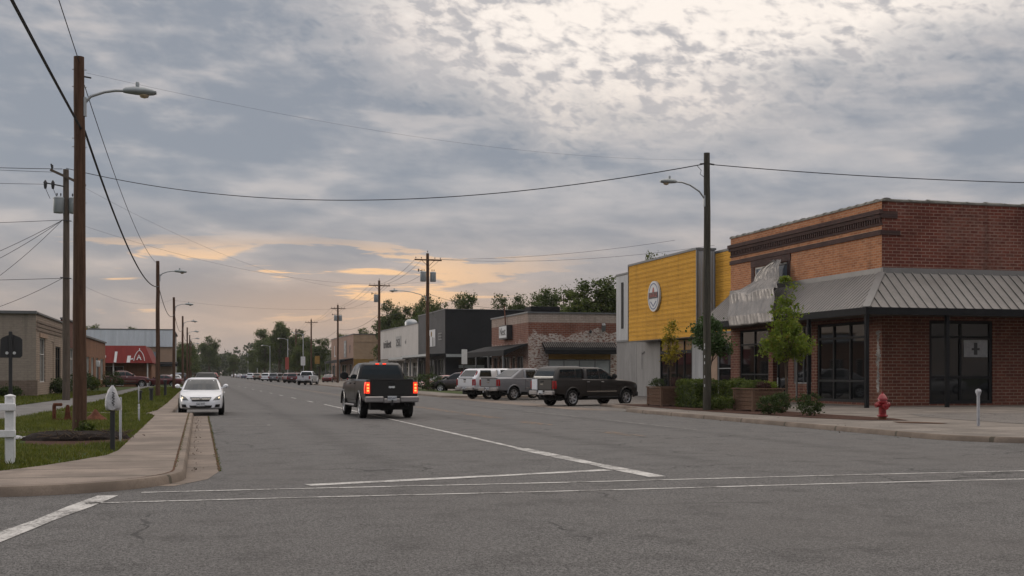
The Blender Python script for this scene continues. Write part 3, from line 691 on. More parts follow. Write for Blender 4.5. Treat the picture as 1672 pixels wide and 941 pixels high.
ch.loft([L_, R_], False, False); build('peeling_paint', ch, M['faint_line'], cs)
# awning
aw = MB(); A = 6.10; B = 4.42
tx, ty, ox, oy = 29.46, 47.36, 27.5, 45.4
aw.quad((tx,ty,A), (tx,63.1,A), (ox,63.1,B), (ox,oy,B)); aw.quad((tx,ty,A), (ox,oy,B), (52,oy,B), (52,ty,A))
def rib(a, b, up, w=.022, h=.05):
    a, b = Vector(a), Vector(b); t = (b-a).normalized(); sd = t.cross(Vector(up)).normalized(); upv = sd.cross(t)
    aw.obox((a+b)/2 + upv*h/2, (b-a)/2, sd*w, upv*h/2)
i = 0
y = 45.62
while y < 63.1:
    k = 0 if y >= ty else (ty-y)/(ty-oy)
    top = (tx-(tx-ox)*k, y, A-(A-B)*k)
    if k < .97: rib(top, (ox, y, B), (0,0,1), .03, .022)
    y += .30
x = 27.75
while x < 52:
    k = 0 if x >= tx else (tx-x)/(tx-ox)
    if k < .97: rib((x, ty-(ty-oy)*k, A-(A-B)*k), (x, oy, B), (0,0,1))
    x += .46
ao = build('awning', aw, M['awning_metal'], cs)
hp = MB(); rib_m = aw; aw = hp; rib((tx,ty,A), (ox,oy,B), (0,0,1), .16, .045)
hp.fbox(FX, 47.25, 63.1, 0, .06, 6.08, 6.33); hp.fbox(FY, 29.43, 52, 0, .06, 6.08, 6.33)
build('flashing', hp, M['awning_trim'], ao)
fa = MB(); fa.box(ox-.06, ox, oy-.06, 63.1, 4.12, B+.01); fa.box(ox, 52, oy-.06, oy, 4.12, B+.01); fa.box(ox, tx, 63.1, 63.16, 4.12, B)
fa.add([(ox,63.12,B), (tx,63.12,B), (tx,63.12,A)], [(0,1,2)])
build('fascia', fa, M['fascia'], ao)
sf = MB(); sf.box(ox, 29.45, oy, 63.1, 4.16, 4.2); sf.box(29.46, 52, oy, 47.36, 4.16, 4.2); build('soffit', sf, M['soffit'], ao)
for px, py in ((27.58,45.5), (31.5,45.5), (37.0,45.5), (43,45.5), (27.58,50.5), (27.58,62.4)):
    build('post', MB().bbox(px-.08, px+.08, py-.08, py+.08, .12, 4.16, .012), M['fascia'], ao)
build('drainpipe', MB().tube([(29.3,54.9,.2), (29.3,54.9,4.1)], .05, 8), M['awning_trim'], cs)
# torn, crumpled sheet hanging across the awning
cr = MB(); nu, nv = 60, 44; rr = random.Random(3); G2 = []
kx = [(0,29.36,7.42,56.2,57.3), (.12,29.15,7.05,56.1,58.2), (.30,28.95,6.42,55.8,58.7), (.44,28.42,5.98,54.9,59.6), (.54,28.18,5.62,54.3,59.5), (.60,27.72,5.72,54.0,59.2), (.68,27.62,5.22,53.7,58.9), (.86,27.22,4.52,53.1,58.3), (1,27.16,3.98,52.8,57.8)]
def lerp_row(v):
    for p, q in zip(kx, kx[1:]):
        if p[0] <= v <= q[0]: t = (v-p[0])/(q[0]-p[0]); return [a*(1-t)+c*t for a, c in zip(p[1:], q[1:])]
cells = [[rr.uniform(-1,1) for _ in range(10)] for _ in range(9)]
def facet(u, v):
    a, c = u*8.99, v*7.99; i, j = int(a), int(c); a -= i; c -= j
    return (cells[j][i]*(1-a)+cells[j][i+1]*a)*(1-c)+(cells[j+1][i]*(1-a)+cells[j+1][i+1]*a)*c
for j in range(nv+1):
    v = j/nv; row = []; X0, Z0, ya, yb = lerp_row(v); amp = .03+.19*math.exp(-((v-.50)/.13)**2)+.06*(v < .3)
    for i in range(nu+1):
        u = i/nu; f = facet(u, v)*amp; rib_ = (.014 if v > .66 else .024)*(1 if (u*13+.35*facet(v, u)) % 1 < .22 else 0)
        row.append((X0-.16-abs(f)*.6-rib_*.7, ya+(yb-ya)*u+.10*facet(v, .5), Z0+.10+f*.9+rib_*.6))
    G2.append(row)
cr.loft(G2, False, False)
cs_ = build('damaged_awning_sheet', cr, M['bent_metal'], ao, 18)
sol = cs_.modifiers.new('thickness', 'SOLIDIFY'); sol.thickness = .015

# --- yellow fronted shop -----------------------------------------------------
F2 = Face('x', 30.2, -1); F3 = Face('x', 29.0, -1); F4 = Face('y', 66.8, -1)
ys = thing('yellow_shop', 'shop with tall yellow clapboard front and grey corrugated sides beside the brick corner store', 'shop', (30.2, 63.4, 0))
def boards(F, u0, u1, z0, z1, pitch=.30):
    mb = MB(); z = z0
    while z < z1-.02:
        t = min(z+pitch, z1); a = [F.p(u0,.004,z), F.p(u0,.035,z), F.p(u0,.012,t), F.p(u0,.004,t)]; b = [F.p(u1,.004,z), F.p(u1,.035,z), F.p(u1,.012,t), F.p(u1,.004,t)]
        mb.loft([a, b]); z += pitch
    return mb
sb = MB(); sb.box(29.0, 30.19, 66.8, 78.5, 3.82, 9.05); sp = build('sign_box', sb, M['grey_corr'], ys)
build('yellow_boards', boards(F3, 66.8, 78.5, 3.84, 9.05), M['yellow'], sp)
tr = MB(); tr.box(28.93, 30.25, 66.72, 78.58, 9.05, 9.18); tr.box(28.95, 29.06, 66.7, 66.8, 3.82, 9.04); tr.box(28.94, 29.0, 78.5, 78.6, 3.82, 9.04); build('trim', tr, M['cap_metal'], sp)
def corrugate(F, u0, u1, z0, z1, pitch=.16, d=.03):
    mb = MB(); n = int((u1-u0)/pitch*4); lo, hi = [], []
    for i in range(n+1):
        u = u0+(u1-u0)*i/n; k = .006 + d*(1 if i % 4 in (1, 2) else 0); lo.append(F.p(u,k,z0)); hi.append(F.p(u,k,z1))
    return mb.loft([lo, hi], False, False)
build('corrugated_side', corrugate(F4, 29.08, 30.18, 3.84, 9.0, .2), M['grey_corr'], sp)
holes = [(63.75,66.4,.6,3.3), (70.3,75.7,.12,3.85)]
build('wall', MB().wall(F2, 63.4, 84.4, 0, 8.85, holes), M['grey_panel'], ys)
shell(ys, 30.2, 50, 63.4, 84.4, 8.85, ('x0',), M['grey_corr'])
build('yellow_boards', boards(F2, 63.42, 66.7, 4.1, 8.83), M['yellow'], ys)
build('corrugated_panel', corrugate(F2, 78.7, 84.38, 4.05, 8.8, .32), M['grey_corr'], ys)
build('corrugated_panel', corrugate(F2, 80.2, 84.38, .15, 3.9, .32), M['grey_panel'], ys)
build('corrugated_panel', corrugate(F2, 68.2, 70.2, .15, 3.9, .24), M['grey_corr'], ys)
lg = MB(); lg.fbox(F2, 78.6, 84.42, 0, .10, 3.92, 4.04); lg.fbox(F2, 63.4, 66.75, 0, .10, 3.98, 4.09); lg.fbox(F2, 63.3, 84.5, -.28, .05, 8.85, 8.98); build('ledge', lg, M['cap_metal'], ys)
pn = MB(); pn.fbox(F2, 63.42, 66.75, .005, .03, 3.32, 3.97); pn.fbox(F2, 66.42, 68.15, .005, .03, .15, 3.8); build('tan_panel', pn, M['tan_panel'], ys)
nl = MB(); nl.fbox(F2, 82.9, 83.3, .02, .05, 4.9, 8.3); build('slot_window', nl, M['frame_dark'], ys)
room(ys, 30.6, 34, 69.5, 76.5, .1, 3.8)
window(ys, F2, 63.75, 66.4, .6, 3.3, 1, (1.9,), 'glass', 'frame_grey', n=-.08)
window(ys, F2, 70.3, 75.7, .12, 3.0, 4, (), 'glass', 'frame_dark', n=-.08, fw=.09)
window(ys, F2, 70.3, 75.7, 3.02, 3.85, 4, (), 'amber_glass', 'frame_dark', n=-.08, fw=.09)
mk = MB(); mk.tube([(30.14,79.0,1.9), (30.14,79.0,3.1)], .015, 6); mk.tube([(30.14,79.0,2.95), (30.14,78.55,3.12)], .03, 6); build('wall_bracket', mk, M['frame_grey'], ys)
# round sign
rs_ = thing('round_sign', 'round white sign with red emblem and dark lettering on yellow boards', 'sign', (28.92, 73.43, 6.66))
FS = Face('x', 28.92, -1)
def disc(F, u, z, r, n0, n1, sy=1., seg=36):
    mb = MB(); mb.loft([[F.p(u+r*math.cos(2*PI*i/seg), n, z+sy*r*math.sin(2*PI*i/seg)) for i in range(seg)] for n in (n0, n1)]); return mb
build('disc', disc(FS, 73.43, 6.66, 1.0, -.03, .10), M['sign_white'], rs_)
rg = MB(); secs = []
for i in range(49):
    a = 2*PI*i/48; c, s_ = math.cos(a), math.sin(a)
    secs.append([FS.p(73.43+r*c, n, 6.66+r*s_) for r, n in ((.80,.101), (.87,.101), (.87,.112), (.80,.112))])
rg.loft(secs, True, False); build('ring', rg, M['sign_blue'], rs_)
em = MB(); em.loft([[FS.p(73.43+u, n, 6.66+z) for u, z in ((-.20,-.1), (.20,-.1), (.17,.30), (.10,.52), (.0,.60), (-.10,.52), (-.17,.30))] for n in (.102, .116)]); build('emblem', em, M['sign_red'], rs_)
bn = MB(); bn.fbox(FS, 72.62, 74.24, .118, .13, 6.52, 6.92); bb = build('banner', bn, M['sign_black'], rs_)
build('lettering', text_mb('GARAGE', .40, FS, 73.43, .135, 6.72, .01, True, sx=.95), M['sign_red'], bb)
ch2 = MB()
for sgn in (-1, 1): ch2.loft([[FS.p(73.43+sgn*u, n, 6.66+z) for u, z in ((.0,-.70), (.0,-.62), (.46,-.30), (.52,-.36))] for n in (.102, .114)])
build('chevron', ch2, M['sign_blue'], rs_)

# --- red brick shop with old whitewash ---------------------------------------
F5, F6 = Face('x', 29.0, -1), Face('y', 104.8, -1)
rb = thing('whitewashed_brick_shop', 'single storey red brick shop with patchy whitewash and black awnings', 'shop', (29, 104.8, 0))
build('wall', MB().wall(F6, 29, 46, 0, 6.25, [(30.9,36.9,.9,3.45)]), M['brick_wash_y'], rb)['label'] = 'red brick side wall with flaking whitewash'
build('wall', MB().wall(F6, 29, 46, 6.25, 7.1), M['brick_white_y'], rb)
fh = [(106.6,109.0,.2,3.2), (109.6,111.0,.1,3.2), (111.6,114.2,.2,3.2), (114.8,116.0,.1,3.2), (116.4,118.2,.2,3.2)]
build('wall', MB().wall(F5, 104.82, 118.9, 0, 6.25, fh), M['brick_wash_x'], rb); build('wall', MB().wall(F5, 104.82, 118.9, 6.25, 7.1), M['brick_white_x'], rb)
shell(rb, 29, 46, 104.8, 118.9, 7.1, ('x0','y0'), M['brick_wash_y'])
room(rb, 29.4, 33, 106, 118.4, .1, 5)
cp_ = MB(); cp_.box(28.9, 29.32, 104.7, 119, 7.1, 7.24); cp_.box(29.33, 46, 104.7, 105.1, 7.1, 7.22); build('parapet_cap', cp_, M['cap_metal'], rb)
build('rooftop_unit', MB().bbox(29.4, 32.2, 105.4, 107.6, 7.0, 7.75, .05), M['fascia'], rb)
for k, (a, b, c, dd) in enumerate(fh): (window if k % 2 == 0 else door)(rb, F5, a, b, c, dd, **({'cols': 2, 'glass': 'glass_far', 'frame': 'frame_grey'} if k % 2 == 0 else {'mat': 'frame_white', 'glass': 'glass_far'}))
window(rb, F6, 30.9, 36.9, .9, 2.86, 4, (), 'blind', 'frame_grey', n=-.08, fw=.09)
build('boarded_transom', MB().fbox(F6, 30.9, 36.9, -.12, -.06, 2.9, 3.44), M['mustard'], rb)['label'] = 'brown boards above the side windows'
def awning(par, F, u0, u1, n1, z_in, z_out, drop=.35, mat='fascia', trim=None, posts=(), zb=0.):
    mb = MB(); a = [F.p(u0,.02,z_in), F.p(u1,.02,z_in), F.p(u1,n1,z_out), F.p(u0,n1,z_out)]
    lo = [F.p(u0,.02,z_in-.12), F.p(u1,.02,z_in-.12), F.p(u1,n1,z_out-drop), F.p(u0,n1,z_out-drop)]
    mb.add(a+lo, [(0,1,2,3), (7,6,5,4), (3,2,6,7), (0,3,7,4), (1,5,6,2)])
    o = build('awning', mb, M[mat], par)
    if trim: build('trim', MB().fbox(F, u0-.03, u1+.03, n1, n1+.05, z_out-drop*.6, z_out+.04), M[trim], o)
    for u in posts: build('post', MB().fbox(F, u-.07, u+.07, n1-.2, n1-.06, .1, z_out-drop+.02), M['frame_grey'], o)
    return o
awning(rb, F6, 30.3, 37.3, 1.1, 4.45, 3.78, .42, 'fascia')
ar = MB()
for i in range(36):
    u = 30.36+i*.192; a, b = Vector(F6.p(u,.03,4.46)), Vector(F6.p(u,.9,3.96)); ar.obox((a+b)/2+Vector((0,0,.03)), (b-a)/2, (.045,0,0), (0,0,.025))
build('awning_ribs', ar, M['bent_metal'], rb)
awning(rb, F5, 105.0, 121.8, 2.3, 4.35, 3.72, .5, 'fascia', None, (105.6, 111.3, 116.6))
lt = MB()
for u in (36.1,): lt.obox(F6.p(u,.35,5.85), (.16,0,.02), (0,.12,.1), (.02,.1,-.28))
build('wall_lamp', lt, M['frame_grey'], rb)
build('wall_lamp', MB().lathe([(.02,0), (.12,.05), (.13,.22), (.05,.3)], F6.p(34.9,.14,5.3), 10), M['iron'], rb)
ps = thing('shop_sign', 'small square white sign with dark edges on faded red brick front', 'sign', (28.55, 112.2, 5.6))
F7 = Face('x', 28.45, -1)
build('backing', MB().box(28.47, 29.0, 110.6, 113.7, 4.9, 6.25), M['sign_black'], ps); build('panel', MB().fbox(F7, 110.72, 113.58, -.02, .02, 5.05, 6.15), M['sign_white'], ps)
build('lettering', text_mb('Nest', 1.05, F7, 112.15, .03, 5.6, .02, True, sx=1.1), M['sign_black'], ps)
build('mast', MB().tube([(28.8,112.4,6.2), (28.8,112.6,7.0), (28.8,112.9,8.2)], .06, 6), M['rust'], ps)

# --- black shop ----------------------------------------------------------------
F8 = Face('y', 142.8, -1)
bk = thing('black_shop', 'tall black painted flat roofed shop with charcoal street front', 'shop', (29, 142.8, 0))
bh = [(30.6,34.0,.9,3.4), (34.6,38.2,.9,3.4), (38.9,42.5,.9,3.4)]
build('wall', MB().wall(F8, 29, 52, 0, 9.4, bh), M['black_wall'], bk)['label'] = 'black painted side wall'
ph_ = [(144,147.4,.2,3.4), (148,149.6,.1,3.4), (150.2,154.5,.2,3.4), (155.2,156.8,.1,3.4), (157.4,160.8,.2,3.4)]
build('wall', MB().wall(F5, 142.82, 161.28, 0, 9.4, ph_), M['charcoal_wall'], bk)['label'] = 'charcoal street front'
shell(bk, 29, 52, 142.8, 161.28, 9.4, ('x0','y0'), M['black_wall'])
cp_ = MB(); cp_.box(28.93, 29.3, 142.72, 161.28, 9.4, 9.5); cp_.box(29.31, 52, 142.72, 143.1, 9.4, 9.48); build('parapet_cap', cp_, M['cap_metal'], bk)
for a, b, c, dd in bh: window(bk, F8, a, b, c, dd, 1, (2.5,), 'glass_far', 'frame_dark', n=-.1)
bl = MB()
for a, b, c, dd in bh[:2]: bl.fbox(F8, a+.1, b-.1, -.09, -.07, 2.3, 2.62)
build('blind', bl, M['blind'], bk)
for k, (a, b, c, dd) in enumerate(ph_): (window if k % 2 == 0 else door)(bk, F5, a, b, c, dd, **({'cols': 2, 'glass': 'glass_far', 'frame': 'frame_grey'} if k % 2 == 0 else {'mat': 'frame_grey', 'glass': 'glass_far'}))
awning(bk, F5, 142.6, 161.2, 2.2, 4.05, 3.95, .4, 'fascia', 'galv', (143.2, 149.8, 155.5))
awning(bk, F8, 28.9, 44, 1.2, 4.0, 3.9, .5, 'fascia', 'galv')
bs = thing('banner_sign', 'white banner with black marks and a small orange crest on charcoal front', 'sign', (28.9, 150.8, 6.1))
build('panel', MB().fbox(F5, 148.7, 153.9, .04, .10, 5.05, 7.2), M['sign_white'], bs)
mk = MB()
for u in (149.3, 150.2, 152.2, 153.1): mk.fbox(F5, u, u+.32, .101, .12, 5.1, 5.1+rng.uniform(.8,1.4))
build('print', mk, M['sign_black'], bs); build('crest', disc(F5, 151.2, 6.65, .34, .102, .125), M['mustard'], bs)
ls = thing('raised_lettering', 'pale raised letters near the corner of the charcoal front', 'sign', (28.9, 145.6, 6.1))
build('lettering', text_mb('EEE', 1.25, F5, 145.7, .06, 6.15, .06, True, sx=1.1), M['sign_grey'], ls)

# --- white boarded shop --------------------------------------------------------
wh = thing('white_shop', 'long white boarded shop front with dark lettering and grey awning', 'shop', (29, 161.3, 0))
wo_ = [(162.5,166,.3,3.2), (167,168.6,.1,3.2), (169.5,174,.3,3.2), (175,178.5,.3,3.2), (179.5,181,.1,3.2), (182,187,.3,3.2), (188,194,.3,3.2)]
build('wall', MB().wall(F5, 161.3, 196.7, 0, 8.45, wo_), M['white_wall'], wh)
shell(wh, 29, 50, 161.3, 196.7, 8.4, ('x0',), M['white_wall'])
cp_ = MB(); cp_.box(28.93, 29.3, 161.3, 180, 8.45, 8.56); cp_.box(28.93, 29.3, 180, 196.8, 8.45, 8.62); build('parapet_cap', cp_, M['cap_metal'], wh)
build('roof_vent', MB().lathe([(.9,8.3), (1.,9.2), (.9,9.5), (.5,9.75), (.05,9.8)], (31, 178.5, 0), 14), M['galv'], wh, 50)
for k, (a, b, c, dd) in enumerate(wo_): (door if b-a < 1.8 else window)(wh, F5, a, b, c, dd, **({'mat': 'frame_white', 'glass': 'glass_far'} if b-a < 1.8 else {'cols': 2, 'rows': (2.5,), 'glass': 'glass_far', 'frame': 'frame_white'}))
awning(wh, F5, 161.4, 176, 1.8, 4.1, 3.85, .45, 'bent_metal', 'galv', (162, 168.9)); awning(wh, F5, 176.1, 196.5, 1.8, 3.9, 3.55, .4, 'soffit', 'bent_metal', (179, 187.6, 195))
build('lettering', text_mb('trident', 1.85, F5, 189.0, .04, 6.2, .05, True, sx=1.55), M['sign_black'], wh)
pl = MB(); pl.fbox(F5, 175.6, 180.2, .01, .05, 5.55, 7.2); p9 = build('painted_panel', pl, M['sign_grey'], wh); build('lettering', text_mb('25L', 1.5, F5, 177.9, .07, 6.2, .04, True, sx=1.8), M['sign_black'], p9)
build('lettering', text_mb('ef', .9, F5, 171.6, .03, 6.2, .03, True, sx=1.6), M['sign_grey'], wh)

# --- tan shop -------------------------------------------------------------------
F9 = Face('y', 232.3, -1)
tn = thing('tan_shop', 'tan brick shop with pinkish front far along the street', 'shop', (29, 232.3, 0))
to = [(234,239,.2,3.4), (240,242,.1,3.4), (243.5,252,.2,3.4), (254,262,.2,3.4), (264,271,.2,3.4)]
build('wall', MB().wall(F9, 29, 52, 0, 9.2), M['tan_brick_y'], tn); build('wall', MB().wall(F5, 232.32, 272.4, 0, 9.2, to), M['tan_brick_x'], tn)
shell(tn, 29, 52, 232.3, 272.4, 9.2, ('x0','y0'), M['tan_brick_y'])
build('brick_course', MB().fbox(F9, 29, 52, 0, .06, 7.7, 7.85), M['tan_brick_y'], tn)
build('parapet_cap', MB().box(28.9, 29.35, 232.2, 272.5, 9.2, 9.35).box(29.36, 52, 232.2, 232.6, 9.2, 9.33), M['cap_metal'], tn)
for a, b, c, dd in to: window(tn, F5, a, b, c, dd, 2, (), 'glass_far', 'frame_white')
awning(tn, F5, 232.5, 262, 2.6, 4.6, 4.2, .5, 'fascia', None, (234, 243, 252, 261))
build('mustard_panel', MB().fbox(F9, 29.05, 33, .01, .05, 2.9, 4.4), M['mustard'], tn)
awning(tn, F9, 33.5, 50, 1.6, 4.6, 4.3, .4, 'soffit', 'galv')
build('lettering', text_mb('L', 3.6, F5, 264.5, .05, 6.3, .06, True, sx=1.5), M['sign_white'], tn)
p9 = build('painted_panel', MB().fbox(F5, 243.5, 247.5, .02, .08, 4.9, 8.3), M['frame_grey'], tn); build('lettering', text_mb('S', 3.0, F5, 245.4, .10, 6.6, .04, True, sx=1.1), M['sign_white'], p9)
build('lettering', text_mb('F', 2.2, F5, 237.5, .05, 6.3, .06, True, sx=1.2), M['sign_black'], tn)

# --- left side -------------------------------------------------------------------
L1, L2 = Face('x', -10.3, 1), Face('y', 83.3, -1)
be = thing('beige_building', 'low beige painted brick building behind the black sign', 'building', (-10.3, 83.3, 0))
build('wall', MB().wall(L2, -40, -10.3, 1.15, 5.5), M['beige_y'], be)
build('wall', MB().wall(Face('y', 83.22, -1), -40, -10.24, 0, 1.15), M['beige_base'], be)['label'] = 'bare brick base course'
build('wall', MB().wall(L1, 83.32, 100, 0, 5.5, [(85.2,88.2,1.0,4.0), (91.5,93.0,1.0,3.9), (94.2,97.6,.1,3.6)]), M['beige_x'], be)
shell(be, -40, -10.3, 83.3, 100, 5.4, ('x1','y0'), M['beige_y'])
build('parapet_cap', MB().box(-40, -10.25, 83.1, 83.55, 5.5, 5.68).box(-10.6, -10.18, 83.56, 100, 5.5, 5.62), M['cap_metal'], be)
window(be, L1, 85.2, 88.2, 1.0, 4.0, 2, (2.9,), 'glass', 'frame_white'); window(be, L1, 94.2, 97.6, .1, 3.6, 2, (2.7,), 'glass', 'frame_dark')
build('boarded_window', MB().fbox(L1, 91.5, 93.0, -.12, -.05, 1.0, 3.9), M['beige_x'], be)
for z in (4.42, 4.68, 4.94): build('brick_course', MB().fbox(L1, 83.5, 99.8, 0, .05, z, z+.13), M['beige_base'], be)
build('lintel', MB().fbox(L1, 85.0, 89.2, 0, .06, 4.02, 4.3), M['tan_panel'], be)
build('roof_pipe', MB().lathe([(.14,5.3), (.14,6.1), (.18,6.1), (.18,6.2)], (-12, 94, 0), 10), M['iron'], be)
br = thing('brown_brick_shop', 'narrow red brown brick shop adjoining the beige building', 'shop', (-10.3, 100, 0))
build('wall', MB().wall(L1, 100.02, 108, 0, 5.9, [(101,104,.2,3.7), (104.6,107.4,.2,3.7)]), M['brown_brick'], br); shell(br, -38, -10.3, 100.02, 108, 5.8, ('x1',), M['brown_brick'])
window(br, L1, 101, 104, .2, 3.7, 2, (2.8,), 'glass', 'frame_dark'); window(br, L1, 104.6, 107.4, .2, 3.7, 2, (2.8,), 'glass', 'frame_white')
build('parapet_cap', MB().box(-10.6, -10.2, 100, 108, 5.9, 6.02), M['cap_metal'], br)
ob = thing('amber_brick_shop', 'low amber brick shop with white framed windows beyond the first pole', 'shop', (-10.3, 108, 0))
oo = [(110,113,1.,3.6), (115.5,117,.1,3.2), (119.5,122.5,.9,3.2), (124.5,127.5,.9,3.2), (130,133,.9,3.2), (136,140,.9,3.2)]
build('wall', MB().wall(L1, 108.02, 142.8, 0, 5.0, oo), M['amber_brick'], ob); shell(ob, -38, -10.3, 108.02, 142.8, 4.9, ('x1',), M['amber_brick_y'])
for a, b, c, dd in oo: (door if b-a < 2 else window)(ob, L1, a, b, c, dd, **({'mat': 'frame_white'} if b-a < 2 else {'cols': 3, 'frame': 'frame_white', 'glass': 'glass_far'}))
build('parapet_cap', MB().box(-10.6, -10.15, 108, 142.9, 5.0, 5.16), M['cap_metal'], ob)
build('rooftop_unit', MB().bbox(-14.5, -11.5, 124, 133, 5.0, 6.2, .08), M['blue_white'], ob)
build('unit_trim', MB().box(-14.6, -11.4, 123.9, 133.1, 6.2, 6.32), M['mustard'], ob)
# red mansard
mr = thing('red_mansard_shop', 'shop with red mansard roof and white lettering behind the parked red cars', 'shop', (-6.2, 151, 0))
F10 = Face('y', 151, -1)
build('wall', MB().wall(F10, -26, -6.2, 0, 3.0, [(-23,-18.5,.6,2.5), (-17,-12.6,.6,2.5), (-11.2,-8.8,.1,2.5)]), M['amber_brick_y'], mr); shell(mr, -26, -6.2, 151, 170, 4.8, ('y0',), M['amber_brick'])
for a, b in ((-23,-18.5), (-17,-12.6)): window(mr, F10, a, b, .6, 2.5, 2, (), 'glass_far', 'frame_white')
window(mr, F10, -11.2, -8.8, .1, 2.5, 2, (), 'glass_far', 'frame_white')
mm = MB(); a = [(-27.2,149.6,2.85), (-5.4,149.6,2.85), (-5.4,171,2.85), (-27.2,171,2.85)]; b = [(-26.4,150.9,4.95), (-6.3,150.9,4.95), (-6.3,170.2,4.95), (-26.4,170.2,4.95)]
mm.loft([a, b]); mo = build('mansard_roof', mm, M['mansard_red'], mr)
lm = MB(); rr = random.Random(2)
for i, (u, hh) in enumerate(((-15.6,.5), (-14.0,1.15), (-12.9,.7), (-11.3,1.35), (-9.7,1.35), (-8.2,.85), (-22,1.1), (-20.4,1.3), (-18.8,1.0), (-17.2,1.2))):
    k0 = .02; a, b = Vector((u,149.6+1.3*k0,2.85+2.1*k0)), Vector((u+.1,149.6+1.3*(hh/2.1),2.85+hh))
    nn = Vector((0,-2.1,1.3)).normalized()*.03; lm.obox((a+b)/2+nn, (b-a)/2, (.09+.05*(i % 3),0,0), nn*.6)
    if i % 2: lm.obox(a*.5+b*.5+nn+Vector((.28,0,.0)), Vector((.22,0,.06)), (b-a)*.09, nn*.6)
build('lettering', lm, M['sign_white'], mo)
eb = MB(); nm = Vector((0,-2.1,1.3)).normalized()
def slope_pt(x, h): return Vector((x, 149.6+1.3*h/2.1, 2.85+h)) + nm*.03
ap = [slope_pt(-6.95+.62*math.cos(t_)*(1-.35*max(0,math.sin(t_))), .25+1.25*max(0,math.sin(t_))**.8) for t_ in [PI*i/12 for i in range(13)]]
eb.tube(ap, .045, 5); eb.tube([slope_pt(-6.95,1.45), slope_pt(-6.95,1.75)], .06, 5); eb.tube([slope_pt(-7.2,.35), slope_pt(-7.0,.95), slope_pt(-6.75,.35)], .075, 5); eb.tube([slope_pt(-7.1,.62), slope_pt(-6.8,.62)], .06, 5)
build('emblem', eb, M['sign_white'], mo)
for x in (-24, -19.2, -14.4, -9.9, -6.0): build('post', MB().bbox(x-.08, x+.08, 149.9, 150.06, .08, 2.86, .01), M['frame_white'], mr)
build('wall_side', MB().box(-6.15, -5.6, 151.5, 165, .1, 2.8), M['amber_brick'], mr)
# pale corrugated building
pc = thing('pale_corrugated_building', 'large pale blue corrugated building behind the red mansard shop', 'building', (-4.4, 216, 0))
F11, F12 = Face('y', 216, -1), Face('x', -4.4, 1)
build('wall', MB().wall(F11, -42, -4.4, 0, 6.2, [(-8.6,-6.8,2.9,5.4)]), M['tan_panel'], pc)
build('wall', MB().wall(F12, 216.02, 250, 0, 9.0, [(220,226,.3,3.5), (230,236,.3,3.5), (222,224,5,7), (232,234,5,7)]), M['grey_panel'], pc)
shell(pc, -42, -4.4, 216, 250, 9.0, ('y0','x1'), M['grey_panel'])
cr2 = MB(); cr2.fbox(F11, -42, -4.35, .01, .25, 6.2, 9.1); cq = build('metal_front', cr2, M['blue_white'], pc)
build('seams', corrugate(Face('y', 215.75, -1), -42, -4.36, 6.25, 9.05, 1.3, .04), M['blue_white'], cq)
build('parapet_cap', MB().box(-42.1, -4.2, 215.7, 216.3, 9.1, 9.3).box(-4.5, -4.15, 216.3, 250, 9.0, 9.25), M['cap_metal'], pc)
window(pc, F11, -8.6, -6.8, 2.9, 5.4, 2, (), 'glass_blue', 'frame_white')
for a, b in ((220,226), (230,236)): window(pc, F12, a, b, .3, 3.5, 3, (), 'glass_far', 'frame_white')
for a, b in ((222,224), (232,234)): window(pc, F12, a, b, 5, 7, 1, (), 'glass_blue', 'frame_white')
awning(pc, F11, -12, -3.6, 2.0, 3.6, 3.3, .5, 'fascia', None, (-11.5,-8,-4.2))
# ------------------------------------------------------------------ vehicles (x forward, base at the ground centre)
def body_loft(st, mb=None):
    mb = mb or MB(); secs = []
    for x, zb, zs, wd, cr in st:
        h = zs-zb
        half = [(0, zb), (wd*.80, zb), (wd*.95, zb+.05), (wd*.985, zb+.25*h), (wd, zb+.55*h), (wd*.992, zb+.74*h), (wd*.965, zs-.045), (wd*.93, zs-.008), (wd*.86, zs+.006), (wd*.5, zs+cr*.8), (0, zs+cr)]
        ring = [(x, y, z) for y, z in half] + [(x, -y, z) for y, z in half[-2:0:-1]]
        secs.append(ring)
    return mb.loft(secs, True, True)
def cabin_loft(levels, r=.12, bow=.05, mb=None):
    """levels: z, x_front, x_rear, half width; rounded plan with slightly bowed ends"""
    mb = mb or MB(); secs = []
    for z, xf, xr, wd in levels:
        rr = min(r, wd*.45); q = []
        for k in range(7): y = -wd+rr+(2*wd-2*rr)*k/6; q.append((xf - bow*(y/wd)**2, y))
        for k in range(1, 4): a = PI/2*k/3; q.append((xf-bow-rr+rr*math.cos(a), wd-rr+rr*math.sin(a)))
        for k in range(1, 6): q.append((xf-bow-rr+(xr+rr*.5-xf+bow+rr)*k/6, wd))
        for k in range(0, 3): a = PI/2+PI/2*k/3; q.append((xr+rr+rr*math.cos(a), wd-rr+rr*math.sin(a)))
        for k in range(7): y = wd-rr-(2*wd-2*rr)*k/6; q.append((xr, y))
        for k in range(1, 4): a = PI+PI/2*k/3; q.append((xr+rr+rr*math.cos(a), -wd+rr+rr*math.sin(a)))
        for k in range(1, 6): q.append((xr+rr*.5+(xf-bow-rr-xr-rr*.5)*k/6, -wd))
        for k in range(0, 3): a = 1.5*PI+PI/2*k/3; q.append((xf-bow-rr+rr*math.cos(a), -wd+rr+rr*math.sin(a)))
        secs.append([(x, y, z) for x, y in q])
    return mb.loft(secs, True, True)
